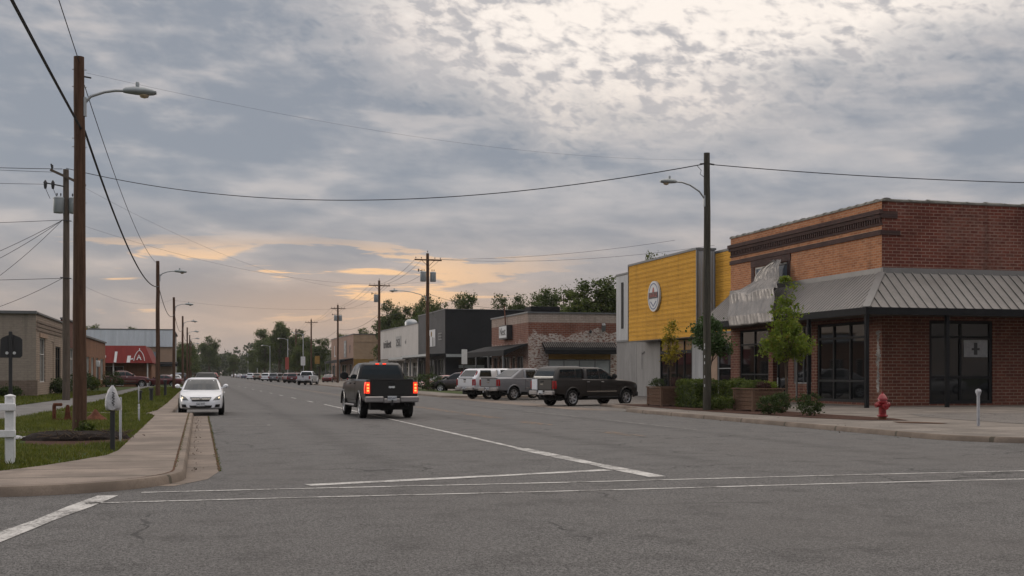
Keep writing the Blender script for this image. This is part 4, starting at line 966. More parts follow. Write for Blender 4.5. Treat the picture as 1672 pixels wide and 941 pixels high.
def carve(mb, cutters, mats, smooth):
    """wheel housings (and a truck bed) cut out of the body"""
    o = build('body', mb, mats, None, None); tmp = []
    for c in cutters:
        k = build('cutter', c, mats, None); k.data.polygons.foreach_set('material_index', [1]*len(k.data.polygons)); tmp.append(k)
        md = o.modifiers.new('cut', 'BOOLEAN'); md.operation = 'DIFFERENCE'; md.object = k; md.solver = 'EXACT'
    dg = bpy.context.evaluated_depsgraph_get(); dg.update()
    me = bpy.data.meshes.new_from_object(o.evaluated_get(dg))
    o.modifiers.clear(); old = o.data; o.data = me; bpy.data.meshes.remove(old)
    for k in tmp: dd = k.data; bpy.data.objects.remove(k); bpy.data.meshes.remove(dd)
    me.shade_smooth(); me.set_sharp_from_angle(angle=R(smooth)); return o
class Proj:
    """lays panels on a curved body by casting them against it"""
    def __init__(s, *mbs):
        v, f = [], []
        for m in mbs:
            b = len(v); v += m.v; f += [tuple(i+b for i in q) for q in m.f]
        s.t = BVHTree.FromPolygons([Vector(p) for p in v], f)
    def pt(s, ax, a, b, off):
        sg = 1 if ax[1] == '+' else -1
        if ax[0] == 'x': o, dd = Vector((sg*9, a, b)), Vector((-sg, 0, 0))
        else: o, dd = Vector((a, sg*9, b)), Vector((0, -sg, 0))
        h = s.t.ray_cast(o, dd)
        return None if h[0] is None else h[0] - dd*off
    def patch(s, mb, ax, q, n=6, m=4, off=.006, thick=0):
        g_ = []
        for j in range(m+1):
            row = []
            for i in range(n+1):
                u, v = i/n, j/m
                a = (q[0][0]*(1-u)+q[1][0]*u)*(1-v)+(q[3][0]*(1-u)+q[2][0]*u)*v; b = (q[0][1]*(1-u)+q[1][1]*u)*(1-v)+(q[3][1]*(1-u)+q[2][1]*u)*v
                row.append(s.pt(ax, a, b, off))
            g_.append(row)
        flat = [p for r in g_ for p in r]
        ok = [p for p in flat if p is not None]
        if not ok: return mb
        for r in g_:
            for i in range(len(r)):
                if r[i] is None: r[i] = min(ok, key=lambda p: (p.x-0)**2*0 + abs(p.z-(r[i-1].z if i and r[i-1] is not None else ok[0].z)))
        return mb.loft(g_, False, False)
WHEELS = {}
def wheel_meshes(r, w, style):
    k = (r, w, style)
    if k in WHEELS: return WHEELS[k]
    t = MB(); rr_ = r*.66
    t.lathe([(rr_, -w/2+.02), (rr_+.02, -w/2), (r*.93, -w/2), (r, -w/2+.04), (r, w/2-.04), (r*.93, w/2), (rr_+.02, w/2), (rr_, w/2-.02), (rr_, -w/2+.02)], (0,0,0), 26, 'y', False)
    ty = build('tyre', t, M['tyre'], None, 35)
    q = MB(); q.m = 1; q.lathe([(.01, w*.05), (rr_*.98, w*.02), (rr_*.98, w*.03)], (0,0,0), 26, 'y', True); q.m = 0
    q.lathe([(rr_*1.0, w/2-.03), (rr_*.98, w/2-.005), (rr_*.90, w/2-.012), (rr_*.88, w*.1)], (0,0,0), 26, 'y', False)
    ns = {'five': 5, 'six': 6, 'many': 9}[style]
    for i in range(ns):
        a = 2*PI*i/ns+.3; c, s_ = math.cos(a), math.sin(a); wd = rr_*(.13 if ns < 9 else .07)
        q.obox((c*rr_*.52, w*.30, s_*rr_*.52), (c*rr_*.42, w*.03, s_*rr_*.42), (-s_*wd, 0, c*wd), (0, w*.06, 0))
    q.lathe([(rr_*.24, w*.2), (rr_*.22, w*.40), (.02, w*.44)], (0,0,0), 14, 'y', True)
    rm = build('rim', q, [M['rim'], M['rim_dark']], None, 35)
    WHEELS[k] = (ty.data, rm.data); bpy.data.objects.remove(ty); bpy.data.objects.remove(rm); return WHEELS[k]
def wheel(root, x, y, r, w, style):
    e = bpy.data.objects.new('wheel', None); C.objects.link(e); e.parent = root; e.location = (x, y, r); e.empty_display_size = .2
    e.rotation_euler = (0, 0, 0 if y > 0 else PI); td, rd_ = wheel_meshes(r, w, style)
    for nm, dt in (('tyre', td), ('rim', rd_)):
        o = bpy.data.objects.new(nm, dt); C.objects.link(o); o.parent = e
    return e
def part(root, name, mb, mat, smooth=30, label=None):
    o = build(name, mb, mat, root, smooth, world=False)
    if label: o['label'] = label
    return o

def vehicle(kind, name, label, cat, paint, lit=None, group=None, canopy=None, plate='ME5A7C', detail=True, wheels='six', bed=True):
    root = thing(name, label, cat, (0,0,0), 0, group); OFF[root.name] = Vector((0,0,0)); P = P_[paint]
    if kind == 'pickup':
        r, ww, ax, tw, L = .40, .27, (-1.72, 1.98), .84, 2.92
        st = [(-2.93,.64,1.26,.93,0), (-2.90,.60,1.315,.965,0), (-2.5,.56,1.325,.985,0), (-1.7,.50,1.33,.99,0), (-.92,.46,1.33,.99,.0), (.2,.44,1.31,.99,0), (1.25,.44,1.295,.985,.03), (1.9,.45,1.265,.98,.055), (2.45,.46,1.20,.955,.05), (2.74,.48,1.13,.905,.04), (2.85,.52,1.06,.86,.02), (2.89,.58,.99,.82,.01)]
        cab = [(1.27,1.42,-.90,.93), (1.50,1.12,-.89,.875), (1.70,.80,-.86,.82), (1.835,.52,-.82,.765), (1.895,.34,-.74,.69), (1.915,.1,-.55,.52)]
        belt, top = 1.345, 1.825
    elif kind == 'sedan':
        r, ww, ax, tw, L = .335, .22, (-1.40, 1.42), .80, 2.42
        st = [(-2.43,.42,.80,.70,0), (-2.38,.34,.95,.79,.01), (-2.15,.27,1.00,.86,.02), (-1.6,.24,1.00,.895,.01), (-.6,.22,.965,.905,0), (.5,.22,.95,.905,0), (1.0,.22,.945,.90,.03), (1.45,.22,.90,.89,.06), (1.9,.23,.82,.86,.06), (2.2,.25,.735,.80,.045), (2.37,.27,.655,.70,.03), (2.44,.31,.56,.60,.01)]
        cab = [(.92,1.28,-1.86,.83), (1.06,.98,-1.60,.795), (1.20,.68,-1.32,.74), (1.32,.38,-1.02,.68), (1.395,.14,-.80,.60), (1.44,-.05,-.58,.46)]
        belt, top = 1.0, 1.36
    else:      # suv / van
        r, ww, ax, tw, L = .37, .24, (-1.42, 1.45), .83, 2.38
        st = [(-2.38,.46,1.0,.80,0), (-2.34,.40,1.07,.88,0), (-1.9,.34,1.09,.92,0), (-.6,.30,1.08,.935,0), (.7,.30,1.06,.935,0), (1.1,.30,1.06,.93,.03), (1.7,.31,1.00,.91,.05), (2.1,.33,.91,.86,.04), (2.3,.36,.82,.78,.02), (2.38,.42,.72,.68,.01)]
        cab = [(1.03,1.30,-2.32,.88), (1.22,1.02,-2.26,.85), (1.42,.72,-2.17,.80), (1.60,.42,-2.08,.745), (1.67,.22,-1.95,.67), (1.70,-.1,-1.7,.5)]
        belt, top = 1.14, 1.58
    bm_ = body_loft(st); cb = cabin_loft(cab, .13 if kind != 'sedan' else .2, .05 if kind == 'pickup' else .10)
    shells = [bm_, cb]; can = None
    if canopy == 'box':
        can = cabin_loft([(1.29,-1.0,-2.90,.95), (1.5,-.995,-2.82,.905), (1.72,-.99,-2.68,.85), (1.86,-.98,-2.56,.80), (1.925,-.98,-2.42,.72), (1.95,-1.0,-2.2,.55)], .10, 0.); shells.append(can)
    elif canopy == 'slope':
        can = cabin_loft([(1.29,-.85,-1.98,.94), (1.5,-.84,-1.62,.885), (1.72,-.83,-1.22,.82), (1.83,-.80,-1.02,.77), (1.88,-.78,-.9,.68)], .10, 0.); shells.append(can)
    elif canopy == 'slant':
        can = cabin_loft([(1.29,-.97,-2.90,.945), (1.5,-.965,-2.72,.905), (1.72,-.96,-2.50,.85), (1.85,-.95,-2.38,.80), (1.905,-.95,-2.2,.72)], .10, 0.); shells.append(can)
    cut = []
    for x in ax:
        for sy in (-1, 1):
            c = MB(); q = [(x+(r+.075)*math.cos(2*PI*i/24), r+.02+(r+.075)*math.sin(2*PI*i/24)) for i in range(24)]
            c.loft([[(a, sy*y, b) for a, b in q] for y in ((tw-ww*.75), 1.3)] if sy < 0 else [[(a, y, b) for a, b in q] for y in (1.3, tw-ww*.75)]); cut.append(c)
    if kind == 'pickup' and bed and canopy is None: cut.append(MB().box(-2.83, -.98, -.80, .80, .82, 1.7))
    bo = carve(bm_, cut, [P, M['well']], 32); bo.parent = root
    part(root, 'cabin', cb, P, 35)
    if can: part(root, 'canopy', can, P, 35)
    pj, pc_, pb = Proj(*shells), Proj(cb), Proj(bm_)
    fl = MB(); fl.box(-L*.9, L*.88, -tw*.85, tw*.85, r*.75, st[3][1]+.12); fl.tube([(ax[0],-tw+.05,r), (ax[0],tw-.05,r)], .07, 8); fl.lathe([(.03,-.16), (.16,-.1), (.16,.1), (.03,.16)], (ax[0],.1,r), 10, 'x')
    part(root, 'underbody', fl, M['well'])
    for x in ax:
        for sy in (-1, 1): wheel(root, x, sy*tw, r, ww, wheels)
    # glass
    z0, z1 = belt, top
    def xr(z, i):      # windscreen / rear pillar position at height z
        for a, b in zip(cab, cab[1:]):
            if a[0] <= z <= b[0]: t = (z-a[0])/(b[0]-a[0]); return a[i]*(1-t)+b[i]*t
        return cab[0][i] if z < cab[0][0] else cab[-1][i]
    def wd(z): return xr(z, 3)
    gm = MB(); pc_.patch(gm, 'x+', [(-wd(z0)+.075,z0-.03), (wd(z0)-.075,z0-.03), (wd(z1)-.05,z1+.01), (-wd(z1)+.05,z1+.01)], 14, 14, .012); part(root, 'windscreen', gm, M['windscreen'])
    gm = MB(); kk = .12 if kind == 'pickup' else .10; pc_.patch(gm, 'x-', [(-wd(z0)+kk,z0+.01), (wd(z0)-kk,z0+.01), (wd(z1)-kk,z1-.02), (-wd(z1)+kk,z1-.02)], 12, 12, .012); part(root, 'rear_window', gm, M['car_glass'])
    if kind == 'pickup': xs = (-.70, .10, .17, None)
    elif kind == 'sedan': xs = (None, -.42, -.34, None)
    else: xs = (None, -.55, -.47, None)
    for sy in ('-', '+'):
        f0, f1 = xr(z0,1)-.26, xr(z1,1)-.16
        if kind == 'pickup': b0, b1 = xs[0], xs[0]+.03
        else: b0, b1 = xr(z0,2)+.34, xr(z1,2)+.28
        gm = MB(); pc_.patch(gm, 'y'+sy, [(b0,z0), (xs[1],z0), (xs[1],z1), (b1,z1)], 6, 10, .009); part(root, 'side_window', gm, M['car_glass'])
        gm = MB(); pc_.patch(gm, 'y'+sy, [(xs[2],z0), (f0,z0), (f1,z1), (xs[2],z1)], 6, 10, .009); part(root, 'side_window', gm, M['car_glass'])
        if kind == 'suv' or kind == 'van':
            gm = MB(); pc_.patch(gm, 'y'+sy, [(-1.25,z0), (-1.2,z0), (-1.2,z1), (-1.25,z1)], 2, 3, .009); part(root, 'pillar', gm, P)
        if canopy in ('box', 'slant'):
            x2 = -2.58 if canopy == 'box' else -2.42
            gm = MB(); pj.patch(gm, 'y'+sy, [(x2-.05,1.40), (-1.50,1.40), (-1.50,1.80), (x2+.10,1.80)], 8, 8, .010); part(root, 'canopy_window', gm, M['car_glass'])
            if canopy == 'box': gm = MB(); pj.patch(gm, 'y'+sy, [(-1.44,1.40), (-1.08,1.40), (-1.08,1.81), (-1.44,1.81)], 4, 8, .010); part(root, 'canopy_window', gm, M['windscreen'])
    if canopy:
        q = [(-.78,1.40), (.78,1.40), (.66,1.80), (-.66,1.80)]; gm = MB(); Proj(can).patch(gm, 'x-', q, 8, 8, .012); part(root, 'canopy_window', gm, M['car_glass'])
    # doors with dark shut lines, handles, mirrors
    if detail:
        dl = {'pickup': ((-.84,.13), (.15,1.30)), 'sedan': ((-1.22,-.39), (-.37,1.02)), 'suv': ((-1.18,-.52), (-.50,1.0)), 'van': ((-1.18,-.52), (-.50,1.0))}[kind]
        for sy in ('-', '+'):
            for a, b in dl:
                zl, zh = st[3][1]+.10, belt-.07
                dm = MB(); pb.patch(dm, 'y'+sy, [(a+.012,zl+.012), (b-.012,zl+.012), (b-.012,zh), (a+.012,zh)], 6, 6, .010); dm.m = 1
                for e in ([(a,zl), (a+.02,zl), (a+.02,zh), (a,zh)], [(b-.02,zl), (b,zl), (b,zh), (b-.02,zh)], [(a,zl), (b,zl), (b,zl+.02), (a,zl+.02)]): pb.patch(dm, 'y'+sy, e, 4, 6, .004)
                do = part(root, 'door', dm, [P, M['well']])
                hm = MB(); hp_ = pb.pt('y'+sy, a+.14, zh-.09, .03)
                if hp_: hm.bbox(hp_.x-.09, hp_.x+.09, hp_.y-.02, hp_.y+.02, hp_.z-.018, hp_.z+.018, .01); build('handle', hm, M['bumper_metal'] if paint in ('brown','grey') else P, do, 30, False)
    for sy in (-1, 1):
        mx, mz = xr(belt,1)-.30, belt+.10; mw = .95 if kind == 'pickup' else .82; k = 1.35 if kind == 'pickup' else .85
        mm_ = MB(); mm_.tube([(mx,sy*(mw-.06),mz-.08), (mx,sy*(mw+.06),mz-.04)], .03, 6)
        mm_.loft([[(mx+dx, sy*(mw+.16)+k*.125*sc*math.cos(a), mz+.01+k*.10*sc*math.sin(a)) for a in [2*PI*i/12 for i in range(12)]] for dx, sc in ((-.07,.85), (-.05,1.), (.04,.85), (.09,.45))]); part(root, 'mirror', mm_, M['black_plastic'] if kind == 'pickup' else P, 40)
    # lamps, bumpers, grille, plates
    for sy in (-1, 1):
        tl = MB(); th = MB(); hl = MB(); hh_ = MB(); sd = 'y+' if sy > 0 else 'y-'
        if kind == 'pickup':
            pj.patch(tl, 'x-', [(sy*.80,.86), (sy*.945,.86), (sy*.93,1.24), (sy*.80,1.24)], 3, 6, .03); tl.box(-2.945, -2.90, sy*.80, sy*.935, .86, 1.24); pb.patch(tl, sd, [(-2.91,.86), (-2.80,.86), (-2.80,1.24), (-2.91,1.24)], 2, 6, .012)
            for zc in (.95, 1.04, 1.15): pj.patch(th, 'x-', [(sy*.825,zc-.025), (sy*.905,zc-.025), (sy*.905,zc+.03), (sy*.825,zc+.03)], 2, 2, .05)
            pj.patch(hl, 'x+', [(sy*.52,.86), (sy*.82,.86), (sy*.82,1.02), (sy*.52,1.02)], 4, 3, .012); pb.patch(hl, sd, [(2.58,.88), (2.83,.88), (2.79,1.04), (2.55,1.07)], 4, 3, .01)
        elif kind == 'sedan':
            pj.patch(tl, 'x-', [(sy*.42,.70), (sy*.77,.70), (sy*.76,.88), (sy*.46,.88)], 4, 3, .012)
            pj.patch(hl, 'x+', [(sy*.47,.585), (sy*.74,.60), (sy*.81,.80), (sy*.60,.715)], 10, 10, .014)
            pj.patch(hh_, 'x+', [(sy*.69,.655), (sy*.74,.66), (sy*.75,.72), (sy*.70,.705)], 5, 5, .022)
        else:
            pj.patch(tl, 'x-', [(sy*.66,.72), (sy*.84,.72), (sy*.82,1.02), (sy*.72,1.02)], 3, 4, .012); pb.patch(tl, sd, [(-2.33,.76), (-2.1,.76), (-2.14,1.0), (-2.33,1.0)], 3, 3, .01)
            pj.patch(hl, 'x+', [(sy*.42,.66), (sy*.68,.66), (sy*.72,.80), (sy*.46,.78)], 4, 3, .012)
        lights_t = part(root, 'taillight', tl, M['tail_lit' if lit == 'brake' else 'tail_red'], 30)
        if th.v: build('bulb', th, M['tail_hot'] if lit == 'brake' else M['tail_red'], lights_t, None, False)
        ho = part(root, 'headlight', hl, M['head_lens'], 30)
        if hh_.v: build('bulb', hh_, M['head_lit'] if lit == 'head' else M['head_lens'], ho, None, False)
    ub = MB()
    if kind == 'pickup':
        for sy in (-1, 1): ub.bbox(-3.06, -2.90, sy*.30, sy*.97, .56, .76, .03)
        ub.bbox(-3.04, -2.90, -.30, .30, .54, .69, .02); part(root, 'rear_bumper', ub, M['bumper_metal'], 30)
        fb = MB().bbox(2.80, 2.96, -.86, .86, .46, .70, .05); part(root, 'front_bumper', fb, M['bumper_metal'] if paint != 'brown' else P, 30)
        gr = MB(); pj.patch(gr, 'x+', [(-.48,.74), (.48,.74), (.48,1.01), (-.48,1.01)], 4, 3, .012); part(root, 'grille', gr, M['black_plastic'])
        tg = MB(); tg.bbox(-2.965, -2.90, -.775, .775, .80, 1.325, .02); to_ = part(root, 'tailgate', tg, P, 30)
        hm = MB().bbox(-2.985, -2.95, -.13, .13, 1.17, 1.25, .015); build('handle', hm, M['black_plastic'], to_, 30, False)
        bd_ = MB(); bd_.loft([[(x, y, z) for y, z in ((-.12,1.06), (-.06,1.03), (0,1.05), (.06,1.03), (.12,1.06), (.10,1.11), (.0,1.10), (-.10,1.11))] for x in (-2.965, -2.975)]); build('badge', bd_, M['sign_white'] if paint == 'black' else M['chrome'], to_, None, False)
        cp2 = MB().bbox(-2.99, -2.90, -.78, .78, 1.305, 1.345, .015); build('tailgate_cap', cp2, M['black_plastic'], to_, 30, False)
        if paint != 'black':
            for sd in ('y-', 'y+'): part(root, 'side_moulding', pb.patch(MB(), sd, [(-.80,.70), (1.28,.70), (1.28,.745), (-.80,.745)], 10, 1, .018), M['chrome'])
        for sy in (-1, 1): part(root, 'side_step', MB().tube([(-.75,sy*.98,.42), (1.4,sy*.98,.42)], .045, 8), M['bumper_metal'] if paint == 'black' else M['black_plastic'])
        for x in ax:
            for sy in (-1, 1):
                fr = MB(); arcp = [(x+(r+.10)*math.cos(a), sy*.985, r+.02+(r+.10)*math.sin(a)) for a in [PI*i/14 for i in range(15)]]; fr.tube(arcp, .04, 6); part(root, 'wheel_arch', fr, P, 50)
        hb = MB(); hb.box(-3.12, -2.9, -.05, .05, .46, .54); hb.lathe([(.012,.54), (.012,.58), (.035,.60), (.03,.64), (.005,.65)], (-3.10,0,0), 8); hb.tube([(-2.7,-.55,.50), (-2.95,-.62,.46)], .035, 8); part(root, 'tow_hitch', hb, M['black_plastic'])
        px, pz, pw = -3.055, .70, .165
        if lit == 'brake':
            for sy in (-1, 1): part(root, 'roof_brake_light', MB().bbox(-.86, -.80, sy*.07, sy*.20, 1.845, 1.89, .01), M['tail_lit'])
    elif kind == 'sedan':
        gr = MB(); pj.patch(gr, 'x+', [(-.33,.55), (.33,.55), (.43,.70), (-.43,.70)], 18, 10, .014); go_ = part(root, 'grille', gr, M['black_plastic'])
        gb = MB(); pj.patch(gb, 'x+', [(-.38,.632), (.38,.632), (.39,.648), (-.39,.648)], 18, 3, .022); build('chrome_bar', gb, M['chrome'], go_, None, False)
        em_ = MB(); p0 = pj.pt('x+', 0, .645, .02); em_.lathe([(.045,0), (.05,.012), (.02,.02)], (p0.x,p0.y,p0.z), 12, 'x'); build('badge', em_, M['chrome'], go_, 40, False)
        lo = MB(); pj.patch(lo, 'x+', [(-.40,.30), (.40,.30), (.45,.395), (-.45,.395)], 18, 8, .014); part(root, 'lower_intake', lo, M['black_plastic'])
        for sy in (-1, 1): part(root, 'fog_light', pj.patch(MB(), 'x+', [(sy*.55,.33), (sy*.74,.33), (sy*.76,.44), (sy*.58,.43)], 6, 6, .014), M['black_plastic'])
        px, pz, pw = 2.46, .445, .165
    else:
        gr = MB(); pj.patch(gr, 'x+', [(-.40,.62), (.40,.62), (.40,.78), (-.40,.78)], 6, 3, .012); part(root, 'grille', gr, M['black_plastic'])
        ub = MB(); ub.bbox(-2.46, -2.36, -.82, .82, .40, .58, .04); part(root, 'rear_bumper', ub, M['black_plastic'] if kind == 'suv' else P, 30)
        px, pz, pw = -2.40, .82, .15
    pl_ = MB(); pl_.box(px-.012, px+.012, -pw, pw, pz-.075, pz+.075); po_ = part(root, 'licence_plate', pl_, M['plate'], None)
    if plate and detail:
        F_ = Face('x', px, 1 if kind == 'sedan' else -1); build('lettering', text_mb(plate, .105, F_, 0, .016, pz-.005, .004, kind != 'sedan', sx=.9), M['plate_ink'], po_, None, False)
    return root
def place(o, x, y, heading):
    """heading: degrees from +X"""
    o.location = (x, y, 0); o.rotation_euler = (0, 0, R(heading)); return o
def repaint(o, paint):
    for ch in o.children:
        if ch.type == 'MESH':
            for sl_ in ch.material_slots:
                if sl_.material and sl_.material.name.endswith('_paint'): sl_.link = 'OBJECT'; sl_.material = P_[paint]
    return o

# black pickup driving away, brakes on
place(vehicle('pickup', 'pickup_truck', 'black crew cab pickup truck with lit red brake lights driving away along the lane line', 'pickup truck', 'black', 'brake', plate='NE5A4T'), 6.46, 44.7, 91.6).scale = (1.03, .975, 1.045)
# white sedan facing us in the left bay
place(vehicle('sedan', 'sedan_car', 'white sedan facing the viewer with small lit headlights beside the left kerb', 'car', 'white', 'head', plate='5A2 71C', wheels='five'), .12, 48.9, -91.5).scale = (1, .93, 1)
# angled trucks on the right
def by_rear_wheel(o, x, y, hd, side=-1, axle=-1.72, tw=.93):
    h = R(hd); c, s_ = math.cos(h), math.sin(h); return place(o, x-(axle*c-side*tw*s_), y-(axle*s_+side*tw*c), hd)
by_rear_wheel(vehicle('pickup', 'pickup_truck', 'dark brown pickup truck with a canopy over its bed, parked nose towards the wooden planters', 'pickup truck', 'brown', canopy='box', plate=None), 17.45, 55.4, 21).scale = (.93, 1, 1.)
wp_ = MB(); wp_.bbox(-3.0, -2.955, .34, .80, .80, 1.32, .02)
bt = [o for o in C.objects if o.get('label', '').startswith('dark brown pickup')][0]
part(bt, 'tailgate_panel', wp_, P_['white'], 30, 'white mismatched panel on the tailgate')
by_rear_wheel(vehicle('pickup', 'pickup_truck', 'metallic grey pickup truck with sloping rear cover parked beside the brown truck', 'pickup truck', 'grey', canopy='slope', plate='7K2 4RD'), 18.0, 68.6, 22).scale = (.95, 1, 1.)
by_rear_wheel(vehicle('pickup', 'pickup_truck', 'silver white pickup truck with white canopy and dark windows parked beyond the grey truck', 'pickup truck', 'silver', canopy='slant', plate='4M9 2TC'), 17.4, 72.4, 22).scale = (.95, 1, 1.)
rt = [o for o in C.objects if o.get('label', '').startswith('silver white')][0]
for sy in (-1, 1): part(rt, 'canopy_lamp', MB().obox((-2.66,sy*.84,1.56), (.09,0,.18), (0,.03,0), (.03,0,0)), M['tail_red'], None, 'red strip lamp on the canopy corner')
place(vehicle('suv', 'parked_suv', 'very dark maroon SUV facing the street beyond the silver truck near the black shop', 'car', 'dark', plate=None), 21.6, 100.5, 158)
place(vehicle('sedan', 'parked_car', 'small red car half hidden behind the wooden pole with transformers', 'car', 'red', plate=None), 22.5, 112.5, 205)
# along the far street: prototypes then copies
far = [('pickup','silver','silver pickup truck seen from behind, nearest in the far row of parked vehicles',14.6,167.5,72),
       ('suv','maroon','maroon SUV parked just left of the silver pickup in the far row',15.3,196,66),
       ('suv','pink','rose grey car beside the maroon SUV in the far row',15.6,210,64),
       ('suv','grey','grey SUV parked alone ahead of a gap in the far row',14.3,226,60),
       ('van','white','white van with dark rear window in the far row',14.2,256,66),
       ('suv','tan','tan car with bluish windows between two pale vans far along the street',14.0,288,66),
       ('van','white','large pale van at the start of the distant row',14.0,330,68),
       ('sedan','blue','blue grey car at the far end of the right hand row',13.8,372,70),
       ('sedan','silver','pale car in the distance where the street narrows',13.6,420,75),
       ('sedan','white','tiny white car farthest away on the right',13.4,480,75),
       ('suv','black','black SUV parked behind the white sedan on the left',.55,107,90),
       ('van','red','red vehicle beyond the black SUV on the left side',1.3,146,90),
       ('suv','tan','tan oncoming car far away on the left lane',2.6,245,-90),
       ('sedan','silver','silver car far away by the left kerb',1.0,215,90),
       ('van','white','white van far away by the left kerb',.9,305,90),
       ('pickup','maroon','maroon pickup truck parked before the red mansard shop',-8.6,146.2,12),
       ('sedan','dark','dark red low car at the end of the lane before the amber shop',-12.0,143.5,170),
       ('sedan','maroon','maroon sedan right of the pickup at the red mansard shop',-4.3,150.5,168),
       ('suv','blue','blue grey SUV parked by the pale corrugated building',-3.2,196,90),
       ('sedan','silver','silver sedan parked on the verge past the third pole',-3.4,176,96),
       ('suv','black','black SUV parked along the left verge before the pale building',-3.0,206,95),
       ('sedan','maroon','maroon car parked between the tan shop and the street pole',21.5,204,70),
       ('sedan','dark','dark car parked before the white boarded shop',23.5,186,70),
       ('suv','grey','grey SUV parked under the awning of the white shop',24.0,172,72)]
proto = {}
for k, pn, lab, x, y, hd in far:
    cat = {'pickup': 'pickup truck', 'sedan': 'car', 'suv': 'car', 'van': 'van'}[k]; nm = {'pickup': 'pickup_truck', 'sedan': 'parked_car', 'suv': 'parked_suv', 'van': 'parked_van'}[k]
    if k not in proto: o = proto[k] = vehicle(k, nm, lab, cat, pn, plate=None, detail=(k in ('pickup','suv')), wheels='five')
    else: o = repaint(copy_tree(proto[k]), pn)
    o['label'] = lab; o['group'] = 'cars parked along the far street'; place(o, x, y, hd)
# cars parked across the side street, seen only as reflections in the shop windows
for x, y, hd, pn, lab in ((56,12.5,178,'silver','silver car parked along the side street, reflected in the store window'), (63,12.5,182,'blue','blue grey car parked along the side street, reflected in the store window')):
    o = repaint(copy_tree(proto['sedan']), pn); o['label'] = lab; o['group'] = 'cars parked along the side street'; place(o, x, y, hd)
# ------------------------------------------------------------------ vegetation
def leaf_mesh(name, cen, size, mat, seed, parent, up=.35, sv=.35, asp=.7):
    """one mesh of many small leaf faces at the given centres"""
    r = np.random.default_rng(seed); n = len(cen); cen = np.asarray(cen, float)
    a = r.normal(size=(n,3)); a /= np.linalg.norm(a, axis=1, keepdims=True)
    nr = r.normal(size=(n,3)); nr[:,2] = np.abs(nr[:,2])+up; b = np.cross(nr, a); b /= np.linalg.norm(b, axis=1, keepdims=True)+1e-9
    s_ = size*(1+sv*r.normal(size=(n,1))).clip(.4, 2); a = a*s_*.5; b = b*s_*.5*asp
    v = np.stack([cen-a, cen-b*1.0+a*.1, cen+a, cen+b*1.0+a*.1], 1).reshape(-1,3)
    me = bpy.data.meshes.new(name); me.vertices.add(n*4); me.loops.add(n*4); me.polygons.add(n)
    me.vertices.foreach_set('co', v.ravel()); me.loops.foreach_set('vertex_index', np.arange(n*4, dtype=np.int32))
    me.polygons.foreach_set('loop_start', np.arange(0, n*4, 4, dtype=np.int32)); me.update(calc_edges=True)
    me.materials.append(mat); o = bpy.data.objects.new(name, me); C.objects.link(o); o.parent = parent; return o
def crown_points(blobs, clumps, per, cr, seed):
    """clumps of leaves spread through ellipsoids (x,y,z,rx,ry,rz), denser towards their skin, gaps between"""
    r = np.random.default_rng(seed); vol = np.array([b[3]*b[4]*b[5] for b in blobs])**.75; k = r.choice(len(blobs), clumps, p=vol/vol.sum()); P = []; cc = []
    for i in k:
        b = blobs[i]; d_ = r.normal(size=3); d_ /= np.linalg.norm(d_); t = r.uniform(.25, 1)**.45
        c = np.array(b[:3])+d_*t*np.array(b[3:]); cc.append(c); m = int(per*r.uniform(.6, 1.4))
        P.append(c+r.normal(size=(m,3))*cr*r.uniform(.6, 1.3)*np.array([1,1,.7]))
    return np.concatenate(P), cc
def tree(name, label, blobs, clumps, per, cr, leaf, mat, seed, tr=.2, th=3., loc=(0,0,0), cat='tree', group=None, limbs=9):
    root = thing(name, label, cat, loc, 0, group); P, cc = crown_points(blobs, clumps, per, cr, seed)
    tb = MB(); rr = random.Random(seed); top = max(b[2] for b in blobs)
    tb.tube([(0,0,-.05), (tr*.3,0,th*.4), (-tr*.2,tr*.3,th), (tr*.2,0,(th+top)/2), (0,0,top)], [tr*1.35, tr*1.05, tr*.9, tr*.55, tr*.15], 9)
    for c in rr.sample(cc, min(limbs, len(cc))):
        z = rr.uniform(th*.75, (th+top)/2); c = Vector(c); m = Vector((c.x*.45, c.y*.45, z+(c.z-z)*.6)); tb.tube([(0,0,z), m, c], [tr*.45, tr*.28, tr*.08], 6)
    build('trunk', tb, M['bark'], root, 60, False)
    leaf_mesh('crown', P, leaf, mat, seed, root); return root

# broad background trees: a few kinds, then copies with their own size and turn
def big_tree(seed, label, loc):
    r = random.Random(seed); h = 11.5; bl = [(0,0,h*.55,2.3,2.3,2.6)]
    for i in range(17):
        a = r.uniform(0, 2*PI); z = h*r.uniform(.26, .92); w_ = 1.05-abs(z/h-.52)*1.35; q = r.uniform(1.6, 3.6)*max(.25, w_); k = r.uniform(.8, 1.5); bl.append((q*math.cos(a), q*math.sin(a), z, k, k, k*.85))
    return tree('broadleaf_tree', label, bl, 330, 62, .34, .22, M['leaf_big'], seed, .28, 3.0, loc, 'tree', 'trees behind the shop roofs', 12)
roof_trees = [
 (41.6,123.,1.06,'big round tree standing right above the whitewashed brick shop'), (44.8,126.,1.0,'broad tree beside the yellow shop, right part of the big clump'), (38.9,126.,.98,'lower tree at the left edge of the big clump over the brick shop'),
 (37.4,94.5,1.04,'tree top just visible over the grey left side of the yellow shop'), (42.0,93.5,1.02,'thin tree top peeping over the yellow parapet'),
 (37.7,197,1.30,'tree above the roof of the charcoal shop, left of its corner'), (42,186,1.28,'first rounded tree top over the black side wall'), (47.8,184,1.27,'second rounded tree top over the black side wall'), (52.5,181,1.26,'third tree top over the black wall next to the brick shop'),
 (34.5,219,1.34,'dense tree rising behind the white boarded shop near the pole'), (37.5,216,1.26,'tree behind the roof vent of the white shop'), (41,222,1.3,'tree filling the gap behind the white and charcoal shops'),
 (33.5,290,1.0,'small tree top over the tan shop, left one'), (38.5,286,1.1,'tree top over the tan shop, right one')]
protos = []
